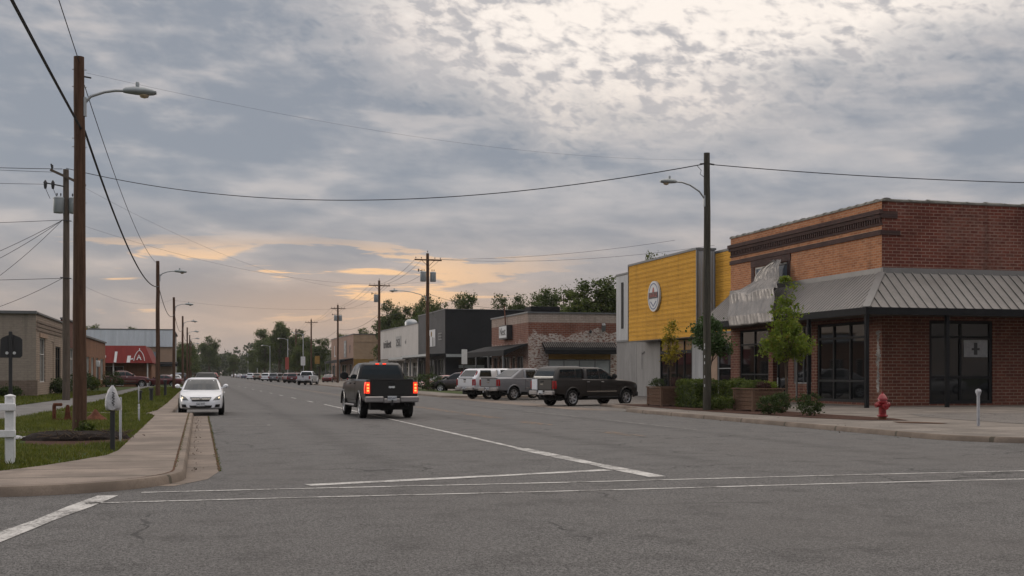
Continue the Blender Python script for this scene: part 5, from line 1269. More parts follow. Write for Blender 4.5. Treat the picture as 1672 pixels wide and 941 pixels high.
for i, (x, y, sc, lab) in enumerate(roof_trees):
    if i < 4: o = big_tree(40+i, lab, (x,y,0)); protos.append(o)
    else: o = copy_tree(protos[i % 4]); o.location = (x,y,0)
    o['label'] = lab; k_ = .5 if 'yellow parapet' in lab or 'grey left side' in lab else (.80 if 'black' in lab or 'charcoal' in lab else (.72 if 'white' in lab else 1.)); k_ = 1.28 if 'big round' in lab else k_; o.scale = (sc*k_, sc*k_, sc); o.rotation_euler = (0,0,rng.uniform(0,6.28))
street = [
 (22.0,275,.72,'low bushy tree by the crossarm pole before the tan shop'), (25.0,300,.95,'tree behind the slim lamp posts in the right hand row'), (21.5,335,1.42,'tallest tree of the right hand row along the far street'), (18.5,356,1.3,'tall tree left of the tallest one in the far row'),
 (26.5,330,1.2,'tall tree right of the tallest one in the far row'), (20.5,425,1.2,'dark rounded tree farther along on the right'), (22.5,255,.52,'small street tree near the yellow road sign'), (17.5,395,.85,'lower tree in front of the dark far wood on the right'),
 (3.5,433,1.3,'solitary dark round tree on the left of the far street end'), (-2.5,300,.80,'bushy tree behind the row of left lamp poles'), (-3.4,345,.92,'tree farther along the left row of lamp poles'), (-3.2,262,.62,'small street tree among the left lamp poles'),
 (-14,262,1.0,'tree top over the pale corrugated building, right one'), (-22,262,1.04,'tree top over the pale corrugated building, middle one'), (-30,262,1.0,'tree top over the pale corrugated building, left one'),
 (30.0,310,.95,'tree between the far row and the tan shop'), (12.8,470,.80,'bushy tree at the right end of the far street'), (-1.5,410,.75,'lower bushy tree at the left end of the far street')]
for i, (x, y, sc, lab) in enumerate(street):
    o = copy_tree(protos[(i*3+1) % 4]); o.location = (x,y,0); o['label'] = lab; o['group'] = 'trees along the far street'; o.scale = (sc*.95, sc*.95, sc); o.rotation_euler = (0,0,rng.uniform(0,6.28))
# the wood that closes the street: one mass
r = np.random.default_rng(5); P = []
for i in range(300):
    a = -.62+.84*(i+r.uniform(0,1))/300; dist = r.uniform(640, 800); x, y = dist*math.sin(HEAD+a), dist*math.cos(HEAD+a)
    h = r.uniform(12, 20); q, _ = crown_points([(x,y,h*.62,5.0,5.0,h*.36), (x,y,h*.25,6.,6.,h*.26)], 30, 20, 1.25, i); P.append(q)
wd_ = leaf_mesh('far_wood', np.concatenate(P), 1.15, M['leaf_far'], 4, None); wd_['kind'] = 'stuff'; wd_['label'] = 'dark green wood closing the far end of the street'; wd_['category'] = 'wood'

# young trees on the right footway
yt = tree('young_tree', 'bright green young tree in front of the orange brick store', [(0,0,2.7,.95,.95,.85), (.0,0,3.7,.66,.66,.95), (0,0,4.7,.34,.34,.85), (-.45,.2,2.4,.5,.5,.45), (.5,-.1,2.5,.55,.5,.5)], 118, 48, .125, .105, M['leaf_young'], 71, .05, 1.8, (22.7,43.4,.12), limbs=16)
st_ = tree('street_tree', 'dark green small street tree behind the tall lamp pole on the right', [(0,0,3.0,.85,.85,.72), (0,.1,3.6,.55,.55,.5), (.3,-.2,2.6,.5,.5,.35)], 95, 50, .13, .105, M['leaf_dark'], 72, .06, 2.0, (21.6,48.3,.12))
yl = tree('sapling', 'thin yellow leaved sapling before the yellow shop', [(0,0,2.6,.42,.42,.75), (0,0,3.4,.26,.26,.5)], 46, 26, .12, .10, M['leaf_yellow'], 73, .028, 1.2, (20.6,50.4,.12), limbs=9)
def shrub(name, label, loc, rx, rz, mat, seed, leaf=.07, n=60, per=34, cat='shrub', group=None, cr=.07):
    root = thing(name, label, cat, loc, 0, group); P, cc = crown_points([(0,0,rz*.55,rx,rx,rz*.5)], n, per, cr, seed); P[:,2] = P[:,2].clip(.02)
    leaf_mesh('foliage', P, leaf, mat, seed, root, .1, .35, .45); tb = MB(); rr = random.Random(seed)
    for c in rr.sample(cc, 6): tb.tube([(0,0,-.02), tuple(c)], [.014, .005], 5)
    build('stem', tb, M['bark'], root, None, False); return root
for i, (x, y, rx, rz, lab) in enumerate([(19.75,39.0,.45,.62,'low shrub at the left foot of the young tree'), (20.9,40.3,.42,.72,'middle low shrub under the young tree'), (20.45,37.4,.48,.74,'dark spiky shrub between the young tree and the red hydrant'),
      (20.2,44.0,.55,.55,'light leafy groundcover left of the front planter box'), (20.0,44.7,.4,.35,'small groundcover at the base of the tall right pole')]):
    shrub('shrub', lab, (x,y,.14), rx, rz, M['leaf_shrub' if i < 3 else 'leaf_hedge'], 80+i, group='shrubs in the right planting bed')
for i, (x, y, rx, rz, lab) in enumerate([(19.0,101,1.3,1.5,'green bush on the verge right of the pole with transformers'), (19.2,117,1.6,1.2,'bush on the verge behind the black pickup'), (18.9,111,.9,.9,'low bush at the foot of the pole with transformers'),
      (-11.8,82.4,.7,.5,'dark bush against the beige building left corner'), (-9.6,91,.75,1.1,'clipped dark bush at the beige building front'), (-9.3,102.5,.9,1.6,'tall dark bush before the brown brick shop'), (-9.2,112,.8,1.2,'yellow green bush before the amber shop'), (-9.4,139,1.4,1.7,'bush at the far corner of the amber shop')]):
    shrub('bush', lab, (x,y,.1), rx, rz, M['leaf_hedge' if i == 6 else 'leaf_shrub'], 90+i, .13, 70, 34, 'bush', None, .16)
def box_hedge(label, x0, x1, y0, y1, h, seed):
    root = thing('hedge', label, 'hedge', ((x0+x1)/2,(y0+y1)/2,.12), 0, 'clipped hedges on the right footway'); r = np.random.default_rng(seed); a, b = (x1-x0)/2, (y1-y0)/2; n = 5200
    P = r.uniform(-1, 1, (n,3)); P[:,2] = (P[:,2]+1)/2; f = r.integers(0, 6, n)
    for k, (ax, v) in enumerate(((0,-1), (0,1), (1,-1), (1,1), (2,1), (2,1))): P[f == k, ax] = v
    P = P*[a,b,h]; P += r.normal(size=(n,3))*.035; P[:,2] = P[:,2].clip(.01)
    lump = .05*np.sin(P[:,0]*7+seed)*np.sin(P[:,1]*6); P[:,2] += lump*(P[:,2] > h*.8)
    leaf_mesh('foliage', P, .075, M['leaf_hedge'], seed, root, .3)
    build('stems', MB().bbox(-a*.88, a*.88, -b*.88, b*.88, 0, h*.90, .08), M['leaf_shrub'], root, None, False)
box_hedge('clipped box hedge left of the tall right pole', 20.3,21.5,46.9,49.0,1.15,7); box_hedge('clipped dark hedge right of the tall right pole', 21.3,22.7,45.0,46.6,1.12,8)
def planter(label, x0, x1, y0, y1, h, seed, plants):
    root = thing('wooden_planter', label, 'planter', (x0,y0,.12), 0, 'wooden planter boxes on the right footway'); z0 = .13; b = MB(); n = 5; bh = (h-.12)/n
    for i in range(n):
        k = .012*(i % 2); a, c = z0+.08+i*bh, z0+.08+(i+1)*bh-.014
        b.box(x0+k, x0+.04, y0+.05, y1-.05, a, c); b.box(x1-.04, x1-k, y0+.05, y1-.05, a, c); b.box(x0+.041, x1-.041, y0+k, y0+.04, a, c); b.box(x0+.041, x1-.041, y1-.04, y1-k, a, c)
    build('boards', b, M['planter'], root)
    t = MB()
    for px in (x0-.015, x1-.075):
        for py in (y0-.015, y1-.075): t.box(px, px+.09, py, py+.09, .122, z0+h-.03)
    t.box(x0-.05, x1+.05, y0-.05, y0+.08, z0+h-.028, z0+h+.02); t.box(x0-.05, x1+.05, y1-.08, y1+.05, z0+h-.028, z0+h+.02); t.box(x0-.05, x0+.08, y0+.081, y1-.081, z0+h-.028, z0+h+.02); t.box(x1-.08, x1+.05, y0+.081, y1-.081, z0+h-.028, z0+h+.02)
    build('posts', t, M['planter_trim'], root); build('earth', MB().box(x0+.05, x1-.05, y0+.05, y1-.05, z0+h-.3, z0+h-.06), M['soil'], root)
    for k, (u, v, rx, rz, mat, lab) in enumerate(plants): shrub('planter_plant', lab, (x0+(x1-x0)*u, y0+(y1-y0)*v, z0+h-.07), rx, rz, M[mat], seed+k, .055, 46, 30, 'plant', 'plants growing in the planter boxes', .06)
planter('wooden planter box in front, between the hedge and the young tree', 20.55,21.85,42.0,43.7,.88,60,
    [(.25,.6,.34,.34,'leaf_hedge','light green plant at the left end of the front planter'), (.55,.3,.30,.28,'leaf_maroon','maroon plant in the middle of the front planter'), (.85,.4,.24,.34,'leaf_young','grassy plant at the right end of the front planter')])
planter('wooden planter box beside the brown pickup nose', 19.8,21.0,49.5,51.2,.86,64,
    [(.25,.7,.36,.42,'leaf_shrub','leafy plant at the left end of the far planter'), (.75,.15,.42,.48,'leaf_maroon','dark maroon bush at the right end of the far planter')])
planter('low wooden planter partly hidden behind the tall right pole', 22.0,23.0,46.9,48.2,.85,67, [(.5,.5,.4,.5,'leaf_hedge','green plant in the planter behind the tall right pole')])

# grass: blades on the lawns
r = np.random.default_rng(9)
def inside(P, poly):
    x, y = P[:,0], P[:,1]; c = np.zeros(len(P), bool); j = len(poly)-1
    for i in range(len(poly)):
        (xi, yi), (xj, yj) = poly[i], poly[j]; c ^= ((yi > y) != (yj > y)) & (x < (xj-xi)*(y-yi)/(yj-yi+1e-12)+xi); j = i
    return c
polyA = [(-12,19.05), (-8,19.05), (-3.6,19.2), (-2.9,19.45), (-2.45,20.3), (-2.0,21.5), (-1.62,22.7), (-1.5,24), (-1.5,43.5), (-1.75,45.8), (-5.7,49.2), (-6.1,42), (-7.5,34), (-12,29)]
polyB = [(-1.9,46.45), (-1.62,50), (-1.55,60), (-1.55,130), (-5.2,130), (-5.2,62), (-5.6,50)]; polyC = [(-8.4,57), (-7.6,75), (-6.9,90), (-6.7,105), (-14,105), (-14,57)]
soilpoly = [(-7,30.6), (-5.2,31.3), (-4.1,32.2), (-3.2,33.1), (-2.4,34.2), (-2.5,34.5), (-3.4,33.6), (-4.3,32.8), (-5.3,32.1), (-7,31.6)]
GP, GH = [], []
for poly, n, (x0,x1,y0,y1), hh, wdt in ((polyA, 95000, (-12,-1.5,19,49.2), .075, .011), (polyB, 26000, (-5.6,-1.5,46,130), .10, .03), (polyC, 16000, (-14,-6.7,57,105), .10, .03)):
    q = np.stack([r.uniform(x0,x1,n), y0+(y1-y0)*r.uniform(0,1,n)**1.25], 1); q = q[inside(q, poly)]; q = q[~inside(q, soilpoly)]
    mul = ((q[:,0]+2.62)/1.2)**2+((q[:,1]-28.2)/1.8)**2; q = q[mul > 1]
    pat = np.sin(q[:,0]*1.7+1)*np.sin(q[:,1]*.9)+.5*np.sin(q[:,0]*4.1+q[:,1]*2.3); GP.append(np.concatenate([q, np.full((len(q),1), wdt)], 1)); GH.append(hh*(1+.28*pat+.3*r.normal(size=len(q))).clip(.25, 2))
q = np.concatenate(GP); hh = np.concatenate(GH); n = len(q); a = r.uniform(0, 2*PI, n); ln_ = r.normal(size=(n,2))*.45*hh[:,None]
dx = np.stack([np.cos(a), np.sin(a)], 1)*q[:,2:3]; base = np.concatenate([q[:,:2], np.full((n,1), .10)], 1)
v = np.stack([base-np.c_[dx,np.zeros(n)], base+np.c_[dx,np.zeros(n)], base+np.c_[ln_,hh]], 1).reshape(-1,3)
me = bpy.data.meshes.new('grass'); me.vertices.add(n*3); me.loops.add(n*3); me.polygons.add(n); me.vertices.foreach_set('co', v.ravel()); me.loops.foreach_set('vertex_index', np.arange(n*3, dtype=np.int32)); me.polygons.foreach_set('loop_start', np.arange(0, n*3, 3, dtype=np.int32)); me.update(calc_edges=True); me.materials.append(M['grass'])
go_ = bpy.data.objects.new('grass', me); C.objects.link(go_); tag(go_, 'short green lawn grass beside the left footway', 'grass', kind='stuff')
# weeds in the kerb joint
wk = [(-.36+r.normal()*.015, y, .13) for y in r.uniform(19.5, 46, 900)] + [(.335+r.normal()*.02, y, .01) for y in r.uniform(20, 46, 900)]
wo2 = leaf_mesh('weeds', np.array(wk), .020, M['leaf_hedge'], 3, None, .1); tag(wo2, 'thin line of weeds growing in the kerb joints', 'weeds', kind='stuff')

# ------------------------------------------------------------------ poles, lamps, wires
def wood_pole(root, h, r0, mat='pole', lean=(0,0), seed=1):
    rr = random.Random(seed); n = 9; p = []; rs = []
    for i in range(n+1):
        t = i/n; p.append((lean[0]*t+rr.uniform(-.012,.012), lean[1]*t, -.15+(h+.15)*t)); rs.append(r0*(1.08-.30*t))
    build('pole', MB().tube(p, rs, 14), M[mat], root, 50, False)
def lamp_arm(root, z, dx, dz=.35, dirn=1, lit=False, big=1., ang=0.):
    c, s_ = math.cos(R(ang)), math.sin(R(ang)); f = lambda u, w_, z_: (dirn*u*c-w_*s_, dirn*u*s_+w_*c, z_)
    ab = MB(); ab.tube([f(.1,0,z-.05), f(dx*.25,0,z+dz*.45), f(dx*.55,0,z+dz*.85), f(dx*.8,0,z+dz), f(dx,0,z+dz)], .034*big, 8); ab.obox(f(.13,0,z-.12), (.03,0,0), (0,.05,0), (0,0,.22)); a_ = build('lamp_arm', ab, M['galv'], root, 50, False)
    hd = MB(); x0 = dx-.03; secs = []
    for u, w_, t, b in ((0,.05,.05,-.045), (.06,.085,.085,-.06), (.25,.13,.11,-.085), (.5,.15,.085,-.105), (.68,.11,.04,-.095), (.76,.05,-.01,-.07)):
        secs.append([f(x0+u*big, w_*big*math.cos(a), z+dz+((t if math.sin(a) > 0 else -b)*math.sin(a))*big) for a in [2*PI*i/12 for i in range(12)]])
    hd.loft(secs); hd.lathe([(.045,.09), (.05,.17), (.04,.21), (.01,.22)], f(x0+.32*big,0,z+dz), 10); h_ = build('lamp_head', hd, M['lamp_grey'], root, 50, False)
    lz = MB(); lz.lathe([(.02,-.165*big), (.09*big,-.145*big), (.115*big,-.09*big)], f(x0+.48*big,0,z+dz), 12); build('lens', lz, M['lamp_lit' if lit else 'lens'], h_, 50, False)
def insul(mb, x, y, z, h=.14): mb.lathe([(.012,0), (.015,h*.4), (.05,h*.5), (.03,h*.7), (.045,h*.8), (.02,h)], (x,y,z), 8)
p1 = thing('street_lamp_pole', 'brown wooden pole with lamp arm, nearest, planted in a mulch mound on the lawn', 'lamp pole', (-2.7,29.5,.08)); wood_pole(p1, 8.9, .150, 'pole'); lamp_arm(p1, 7.86, 1.02, .28, 1, ang=-8)
for z in (8.6, 8.2, 7.0, 6.8, 5.5): build('bolt', MB().tube([(-.16,-.02,z), (.16,-.02,z)], .012, 5), M['galv'], p1, None, False)
build('hook', MB().tube([(.1,0,8.45), (.26,-.03,8.42)], .02, 6), M['iron'], p1, None, False)
for i, (y, x, lab) in enumerate([(79.5,-2.55,'street lamp pole beside the white sedan, second along the left lawn'), (117,-2.3,'third street lamp pole along the left lawn'), (155,-2.0,'fourth street lamp pole on the left, partly behind the third'), (193,-1.8,'fifth street lamp pole on the left, small in the distance'), (231,-1.7,'sixth street lamp pole on the left, far away'), (270,-1.7,'farthest street lamp pole on the left')]):
    q_ = thing('street_lamp_pole', lab, 'lamp pole', (x,y,.08), 0, 'left street lamp poles'); wood_pole(q_, 8.7, .14, 'pole', seed=i+3); lamp_arm(q_, 7.75, 1.05, .32, 1, lit=False)
rp = thing('street_lamp_pole', 'tall mossy grey pole with lamp arm standing by the right kerb', 'lamp pole', (19.55,44.0,.12)); wood_pole(rp, 10.25, .155, 'pole_dark'); lamp_arm(rp, 8.45, 1.5, .55, -1, ang=12)
tg_ = MB()
for z in (1.0, 1.35, 1.9, 2.15, 2.5, 2.62): tg_.obox((-.135,-.06,z), (.008,0,0), (0,.022,0), (0,0,.05))
build('pole_tags', tg_, M['sign_white'], rp, None, False)
build('insulator', MB().tube([(-.3,0,9.80), (-.12,0,9.82)], .035, 6).tube([(.12,0,9.82), (.3,0,9.80)], .035, 6).tube([(-.42,0,9.72), (-.25,0,9.55), (-.3,0,9.4), (-.14,0,9.3)], .012, 5), M['iron'], rp, 50, False)
def transformer(root, x, y, z, r0=.27, h=.85):
    m_ = MB(); m_.lathe([(r0*.9,0), (r0,.03), (r0,h*.93), (r0*1.05,h*.94), (r0*1.05,h), (r0*.8,h+.06), (.02,h+.08)], (x,y,z), 14); t_ = build('transformer', m_, M['transformer'], root, 45, False)
    b_ = MB(); insul(b_, x+.1, y, z+h+.04, .24); insul(b_, x-.1, y, z+h+.04, .24); build('bushing', b_, M['iron'], t_, 50, False)
def util_pole(label, x, y, h, arm=2.4, tf=(), r0=.16, az=8, mat='pole', lamp=None, zarm=.62):
    root = thing('utility_pole', label, 'utility pole', (x,y,.1), R(az), 'utility poles with crossarms on the right'); wood_pole(root, h, r0, mat, seed=int(h*7+x))
    a = MB(); z = h-zarm; a.box(-arm/2, arm/2, -.20, -.10, z-.06, z+.06)
    for s_ in (-1, 1): a.tube([(s_*.62,-.15,z-.03), (0,-.16,z-.6)], .022, 5)
    c_ = build('crossarm', a, M[mat], root, None, False)
    for u in (-arm/2+.12, -arm/4, arm/4, arm/2-.12): b_ = MB(); insul(b_, u, -.15, z+.06, .2); build('insulator', b_, M['iron'], c_, 50, False)
    b_ = MB(); insul(b_, 0, 0, h, .25); build('insulator', b_, M['iron'], root, 50, False)
    for u in tf: transformer(root, u, -.12, h-2.6)
    if tf: e = MB(); e.tube([(-.9,-.2,h-1.55), (-.3,-.1,h-1.75)], .03, 5); e.lathe([(.05,-.12), (.06,.1), (.02,.16)], (-.95,-.2,h-1.6), 6); build('fuse', e, M['iron'], root, 50, False)
    if lamp: lamp_arm(root, h-4.0, lamp, .5, -1)
    return root
util_pole('utility pole with crossarm and a pair of grey transformers, before the charcoal shop', 20.25,107.8,12.5,2.6,(-.48,.48),.175, lamp=2.9)
util_pole('utility pole with crossarm and a single grey transformer, before the white shop', 20.8,142.,12.6,2.6,(-.42,),.17)
util_pole('utility pole with crossarm and small transformers, before the tan shop', 21.7,194,12.6,2.4,(-.40,.40),.17)
util_pole('slim utility pole with plain crossarm beyond the tan shop', 22.3,248,12.6,2.6,(),.18); util_pole('fifth utility pole, short crossarm, over the parked silver pickup', 22.6,292,12.2,1.6,(),.2,60); util_pole('farthest utility pole with crossarm, in front of the far trees', 22.6,350,12.0,2.0,(),.2)
lp = thing('utility_pole', 'tall grey utility pole with slanting crossarm and transformers behind the first brown pole', 'utility pole', (-7.3,72,.08)); wood_pole(lp, 13.1, .20, 'pole_grey')
a = MB(); a.obox((.12,-.2,12.6), (.95,0,-.42), (0,.05,0), (.03,0,.06)); c_ = build('crossarm', a, M['pole_grey'], lp, None, False); b_ = MB(); insul(b_, -.7,-.2,13.0,.3); insul(b_, .9,-.2,12.3,.2); b_.tube([(-.78,-.2,13.35), (-.72,-.2,13.0)], .05, 6); build('insulator', b_, M['iron'], c_, 50, False)
transformer(lp, -.38,-.1,10.6,.3,.85); transformer(lp, .45,-.1,10.6,.3,.85); f_ = MB()
for u in (-1.1, -.7): f_.lathe([(.06,-.25), (.09,-.1), (.10,.12), (.03,.24)], (u,-.1,12.2), 7); f_.tube([(u,-.1,12.0), (u+.25,-.1,11.4)], .015, 5)
f_.tube([(-1.2,-.1,12.3), (0,-.1,12.1)], .04, 6); build('fuse', f_, M['iron'], lp, 50, False)
build('guy_attachment', MB().tube([(-.2,-.2,10.2), (.3,-.2,10.15)], .03, 6).tube([(-.3,-.2,6.95), (.3,-.2,6.9)], .03, 6), M['iron'], lp, 50, False)
for i, (x, y, h, lab) in enumerate([(19.6,277,9.4,'slim grey lamp post left of the tallest far tree'), (20.5,246,9.6,'slim grey lamp post in front of the tallest far tree'), (18.6,330,9.0,'third slim grey lamp post in the far row'), (18.0,390,9.0,'fourth slim grey lamp post in the far row'), (17.4,450,9.0,'farthest slim grey lamp post on the right')]):
    q_ = thing('lamp_post', lab, 'lamp post', (x,y,.1), 0, 'slim lamp posts along the far street'); build('post', MB().tube([(0,0,-.1), (0,0,h)], [.13,.08], 8), M['galv'], q_, 50, False); lamp_arm(q_, h-.2, 1.7, .3, -1, lit=True, big=1.)

def wire(label, p, q, sag, r0=.012, n=22, name='power_line'):
    p, q = Vector(p), Vector(q); pts = []
    for i in range(n+1): t = i/n; v_ = p.lerp(q, t); v_.z -= 4*sag*t*(1-t); pts.append(v_)
    o = build(name, MB().tube(pts, r0, 5), M['wire'], None, 60); tag(o, label, 'cable', 'overhead wires'); return o
wire('thick black cable rising over the viewer to the first brown pole', (-2.75,-14,7.35), (-2.66,29.4,7.3), .25, .028)
wire('thick black cable sagging from the first brown pole to the second lamp pole', (-2.60,29.6,7.3), (-2.5,79.4,7.15), 1.05, .028, 40)
wire('thin wire above the viewer meeting the top of the first pole', (-2.0,-14,8.9), (-2.7,29.4,8.85), .1, .010); wire('thin wire from the first pole top down to the second lamp pole', (-2.6,29.6,8.35), (-2.5,79.4,8.55), .8, .010)
for k, (a_, b_) in enumerate((((-2.5,79.6,7.15), (-2.25,116.9,7.2)), ((-2.25,117.1,7.2), (-2.0,154.9,7.2)), ((-2.0,155.1,7.2), (-1.8,192.9,7.2)), ((-1.8,193.1,7.2), (-1.7,231,7.2)))):
    wire('cable between the %s lamp poles on the left' % ('second and third', 'third and fourth', 'fourth and fifth', 'fifth and sixth')[k], a_, b_, .9, .022)
wire('long black wire crossing the street to the tall right pole', (-7.3,72,13.25), (19.4,44.0,9.92), 1.62, .020, 40); wire('black wire from the tall right pole off to the right', (19.7,44.0,9.92), (52,34,9.6), .75, .018, 30)
wire('black wire from the leaning crossarm off to the left', (-7.5,72,13.2), (-45,66,13.9), .7, .018); wire('second thin wire running left below the leaning crossarm', (-8.3,72,12.3), (-45,64,12.2), .5, .012); wire('third thin wire running left from the leaning crossarm', (-7.9,72,13.0), (-45,60,12.5), .4, .012)
wire('faint wire from the first pole top across to the tall right pole', (-2.55,29.5,8.62), (19.5,44.0,10.1), .55, .0025, 30)
for k, (b_, sg_) in enumerate((((-45,70,9.4), .6), ((-26,83,5.8), 1.2), ((-22,84,5.7), 1.0), ((-16,84,5.7), .5), ((-45,75,7.2), .5), ((-24,90,5.6), 1.5))):
    wire('service drop wire fanning left from the grey utility pole, %s' % ('topmost and almost level', 'second from the top', 'third, ending on the beige roof', 'steepest one', 'low level one', 'lowest sagging one')[k], (-7.5,72,10.3 if k < 4 else 7.0), b_, sg_, .014)
wire('faint wire from the grey utility pole to the transformer pole across the street', (-7.1,72,10.25), (20.2,107.6,10.0), 1.4, .006, 30); wire('second faint wire over the street towards the white shop pole', (-7.1,72,7.0), (-2.4,117,8.6), .9, .006, 24); wire('third faint wire sagging over the street to the far poles', (-7.1,72,12.6), (20.7,142,11.7), 1.8, .006, 30)
wire('faint low wire crossing the far street', (-2.4,117,8.5), (20.8,142,9.6), .6, .006, 24)
UP = [(20.25,107.8,12.0), (20.8,142,12.1), (21.7,194,12.1), (22.3,248,12.1), (22.6,292,11.7)]
nm_ = ('first and second', 'second and third', 'third and fourth', 'fourth and fifth')
for k in range(4):
    a_, b_ = UP[k], UP[k+1]
    for j, dx_ in enumerate((-1.15, -.5, 1.15)): wire('%s crossarm wire between the %s utility poles on the right' % (('left', 'inner', 'right')[j], nm_[k]), (a_[0]+dx_, a_[1], a_[2]+.05), (b_[0]+dx_, b_[1], b_[2]+.05), .7, .013)
    wire('low cable between the %s utility poles on the right' % nm_[k], (a_[0], a_[1], 8.7), (b_[0], b_[1], 8.8), .8, .018)
wire('left wire leaving the transformer pole towards the roof of the yellow shop', (19.1,107.8,12.05), (38,92,12.6), .5, .012); wire('right wire leaving the transformer pole towards the roof of the yellow shop', (21.4,107.8,12.05), (42,93,12.4), .6, .012)
wire('sagging cable from the transformer pole to the brick shop sign', (20.3,107.8,8.9), (28.8,112.8,7.9), .3, .015); wire('sagging cable from the transformer pole to the charcoal shop', (20.3,107.8,8.6), (29,146,8.6), .9, .013)

# ------------------------------------------------------------------ street furniture
fe = thing('white_fence', 'white post and rail fence end at the left edge', 'fence', (-3.05,21.4,.1))
fp = MB(); fp.bbox(-.075,.075,-.075,.075,-.1,1.10,.012); fp.lathe([(.085,1.095), (.09,1.11), (.085,1.13), (.03,1.15), (.005,1.155)], (0,0,0), 14); build('post', fp, M['white_wood'], fe, 40, False)
fp = MB(); fp.bbox(-2.275,-2.125,-.075,.075,-.1,1.10,.012); build('post', fp, M['white_wood'], fe, 40, False)
for z in (.50, .94): build('rail', MB().bbox(-4.6,.10,-.125,-.078,z-.06,z+.06,.008), M['white_wood'], fe, 40, False)
bs_ = thing('road_sign', 'black silhouetted back of a road sign on a dark post at the left edge', 'road sign', (-5.35,37.6,.08)); build('post', MB().bbox(-.05,.05,-.03,.03,-.1,2.75,.008), M['iron'], bs_, None, False)
sp_ = MB(); sp_.loft([[(x,y,z) for x, z in ((-.30,1.98), (.26,1.98), (.32,2.04), (.32,2.52), (.26,2.58), (.02,2.68), (-.22,2.58), (-.28,2.52))] for y in (.032,.05)]); sp_.box(-.62,-.31,.034,.05,1.98,2.45); build('panel', sp_, M['iron'], bs_, None, False)
for u in (-.1, .1): build('bolt', MB().lathe([(.045,-.02), (.045,.0)], (u,.032,2.12), 10, 'y'), M['sign_white'], bs_, None, False)
me_ = thing('bagged_meter', 'post topped by a grey white bag with a dark scrawl beside the left footway', 'meter', (-1.62,24.3,.11)); me_.scale = (.88,.88,.97); build('post', MB().bbox(-.05,.05,-.05,.05,-.1,.92,.008), M['iron'], me_, None, False)
bg_ = MB(); secs = []; rr = random.Random(4)
for z, w_ in ((.80,.095), (.82,.155), (.9,.165), (1.0,.15), (1.1,.125), (1.2,.09), (1.25,.05), (1.29,.02)): secs.append([(w_*(1+.12*math.sin(3*a+z*9)+rr.uniform(-.05,.05))*math.cos(a), w_*.8*(1+.12*math.sin(4*a+z*5))*math.sin(a), z+.012*math.sin(5*a)) for a in [2*PI*i/18 for i in range(18)]])
bg_.loft(secs); bo_ = build('bag', bg_, M['bag'], me_, 60, False); sc_ = MB()
for i in range(5): z = .90+i*.055; sc_.tube([(.02-.025*(i % 2),-.155+i*.012,z), (.05,-.16+i*.012,z+.02), (.0,-.155+i*.014,z+.05)], .010, 5)
build('print', sc_, M['sign_black'], bo_, None, False)
for lab, x, y, h in (('thin white marker post just right of the bagged meter', -1.68,27.7,.98), ('short white stake on the lawn by the footway', -1.83,39.3,.55), ('short white stake farther along the lawn', -2.9,62,.9)):
    q_ = thing('marker_post', lab, 'marker post', (x,y,.1), 0, 'white marker posts on the lawn'); build('post', MB().lathe([(.028,-.1), (.028,h-.02), (.015,h)], (0,0,0), 8), M['steel_post'], q_, 50, False); build('band', MB().lathe([(.031,h*.7), (.031,h*.8)], (0,0,0), 8), M['sign_white'], q_, None, False)
ru = thing('rusty_stub', 'rusty steel stub frame standing on the lawn left of the brown pole', 'metal frame', (-4.35,40.4,.1)); rm_ = MB(); rm_.bbox(-.16,-.05,-.05,.05,-.05,.50,.02); rm_.bbox(-.14,.14,-.06,.04,.46,.56,.02); rm_.loft([[(.30+s_*w_, t_, z) for s_, t_ in ((-1,-.06), (1,-.06), (1,.06), (-1,.06))] for z, w_ in ((-.02,.16), (.12,.09), (.45,.05), (.5,.03))]); rm_.box(-.2,1.0,-.05,.05,-.02,.06); build('steel_stub', rm_, M['rust'], ru, None, False)
mo_ = thing('rusty_mound', 'small pointed rusty iron mound on the lawn right of the brown pole', 'iron mound', (-3.2,40.2,.1)); build('mound', MB().loft([[(w_*math.cos(a)*(1+.15*math.sin(3*a)), .8*w_*math.sin(a), z) for a in [2*PI*i/12 for i in range(12)]] for z, w_ in ((-.02,.40), (.08,.30), (.2,.14), (.34,.04), (.36,.01))]), M['rust'], mo_, 60, False)
mm2 = thing('mulch_mound', 'black mulch mound with dry twigs round the first pole', 'mulch mound', (-2.7,28.85,.1)); rr = random.Random(8); secs = []
for z, w_ in ((-.02,1.05), (.07,1.0), (.13,.85), (.17,.55), (.18,.2)): secs.append([(w_*(1+.12*math.sin(2*a+1)+rr.uniform(-.05,.05))*math.cos(a)*1.02, w_*(1+rr.uniform(-.06,.06))*math.sin(a)*.9, z+rr.uniform(-.025,.03)) for a in [2*PI*i/26 for i in range(26)]])
build('mound', MB().loft(secs), M['black_mulch'], mm2, None, False); tw_ = MB()
for i in range(46): a = rr.uniform(0, 6.28); q_ = rr.uniform(.3, 1.25); c = Vector((q_*math.cos(a)+.35, q_*math.sin(a)-.3, .20-q_*.09)); tw_.tube([c, c+Vector((rr.uniform(-.3,.3), rr.uniform(-.2,.2), rr.uniform(.0,.14)))], [.013,.006], 4)
build('twigs', tw_, M['bark'], mm2, None, False)['kind'] = 'stuff'; None
shrub('weed_plant', 'small green weed growing at the foot of the first pole', (-2.52,29.15,.24), .13, .17, M['leaf_hedge'], 33, .07, 30, 20, 'plant'); 
lt_ = thing('litter', 'crumpled white litter beside the mulch mound', 'litter', (-3.95,28.7,.12)); build('scrap', MB().lathe([(.02,0), (.14,.02), (.11,.07), (.03,.09)], (0,0,0), 7).lathe([(.02,0), (.09,.02), (.06,.06), (.02,.07)], (.18,.1,0), 6), M['bag'], lt_, None, False)
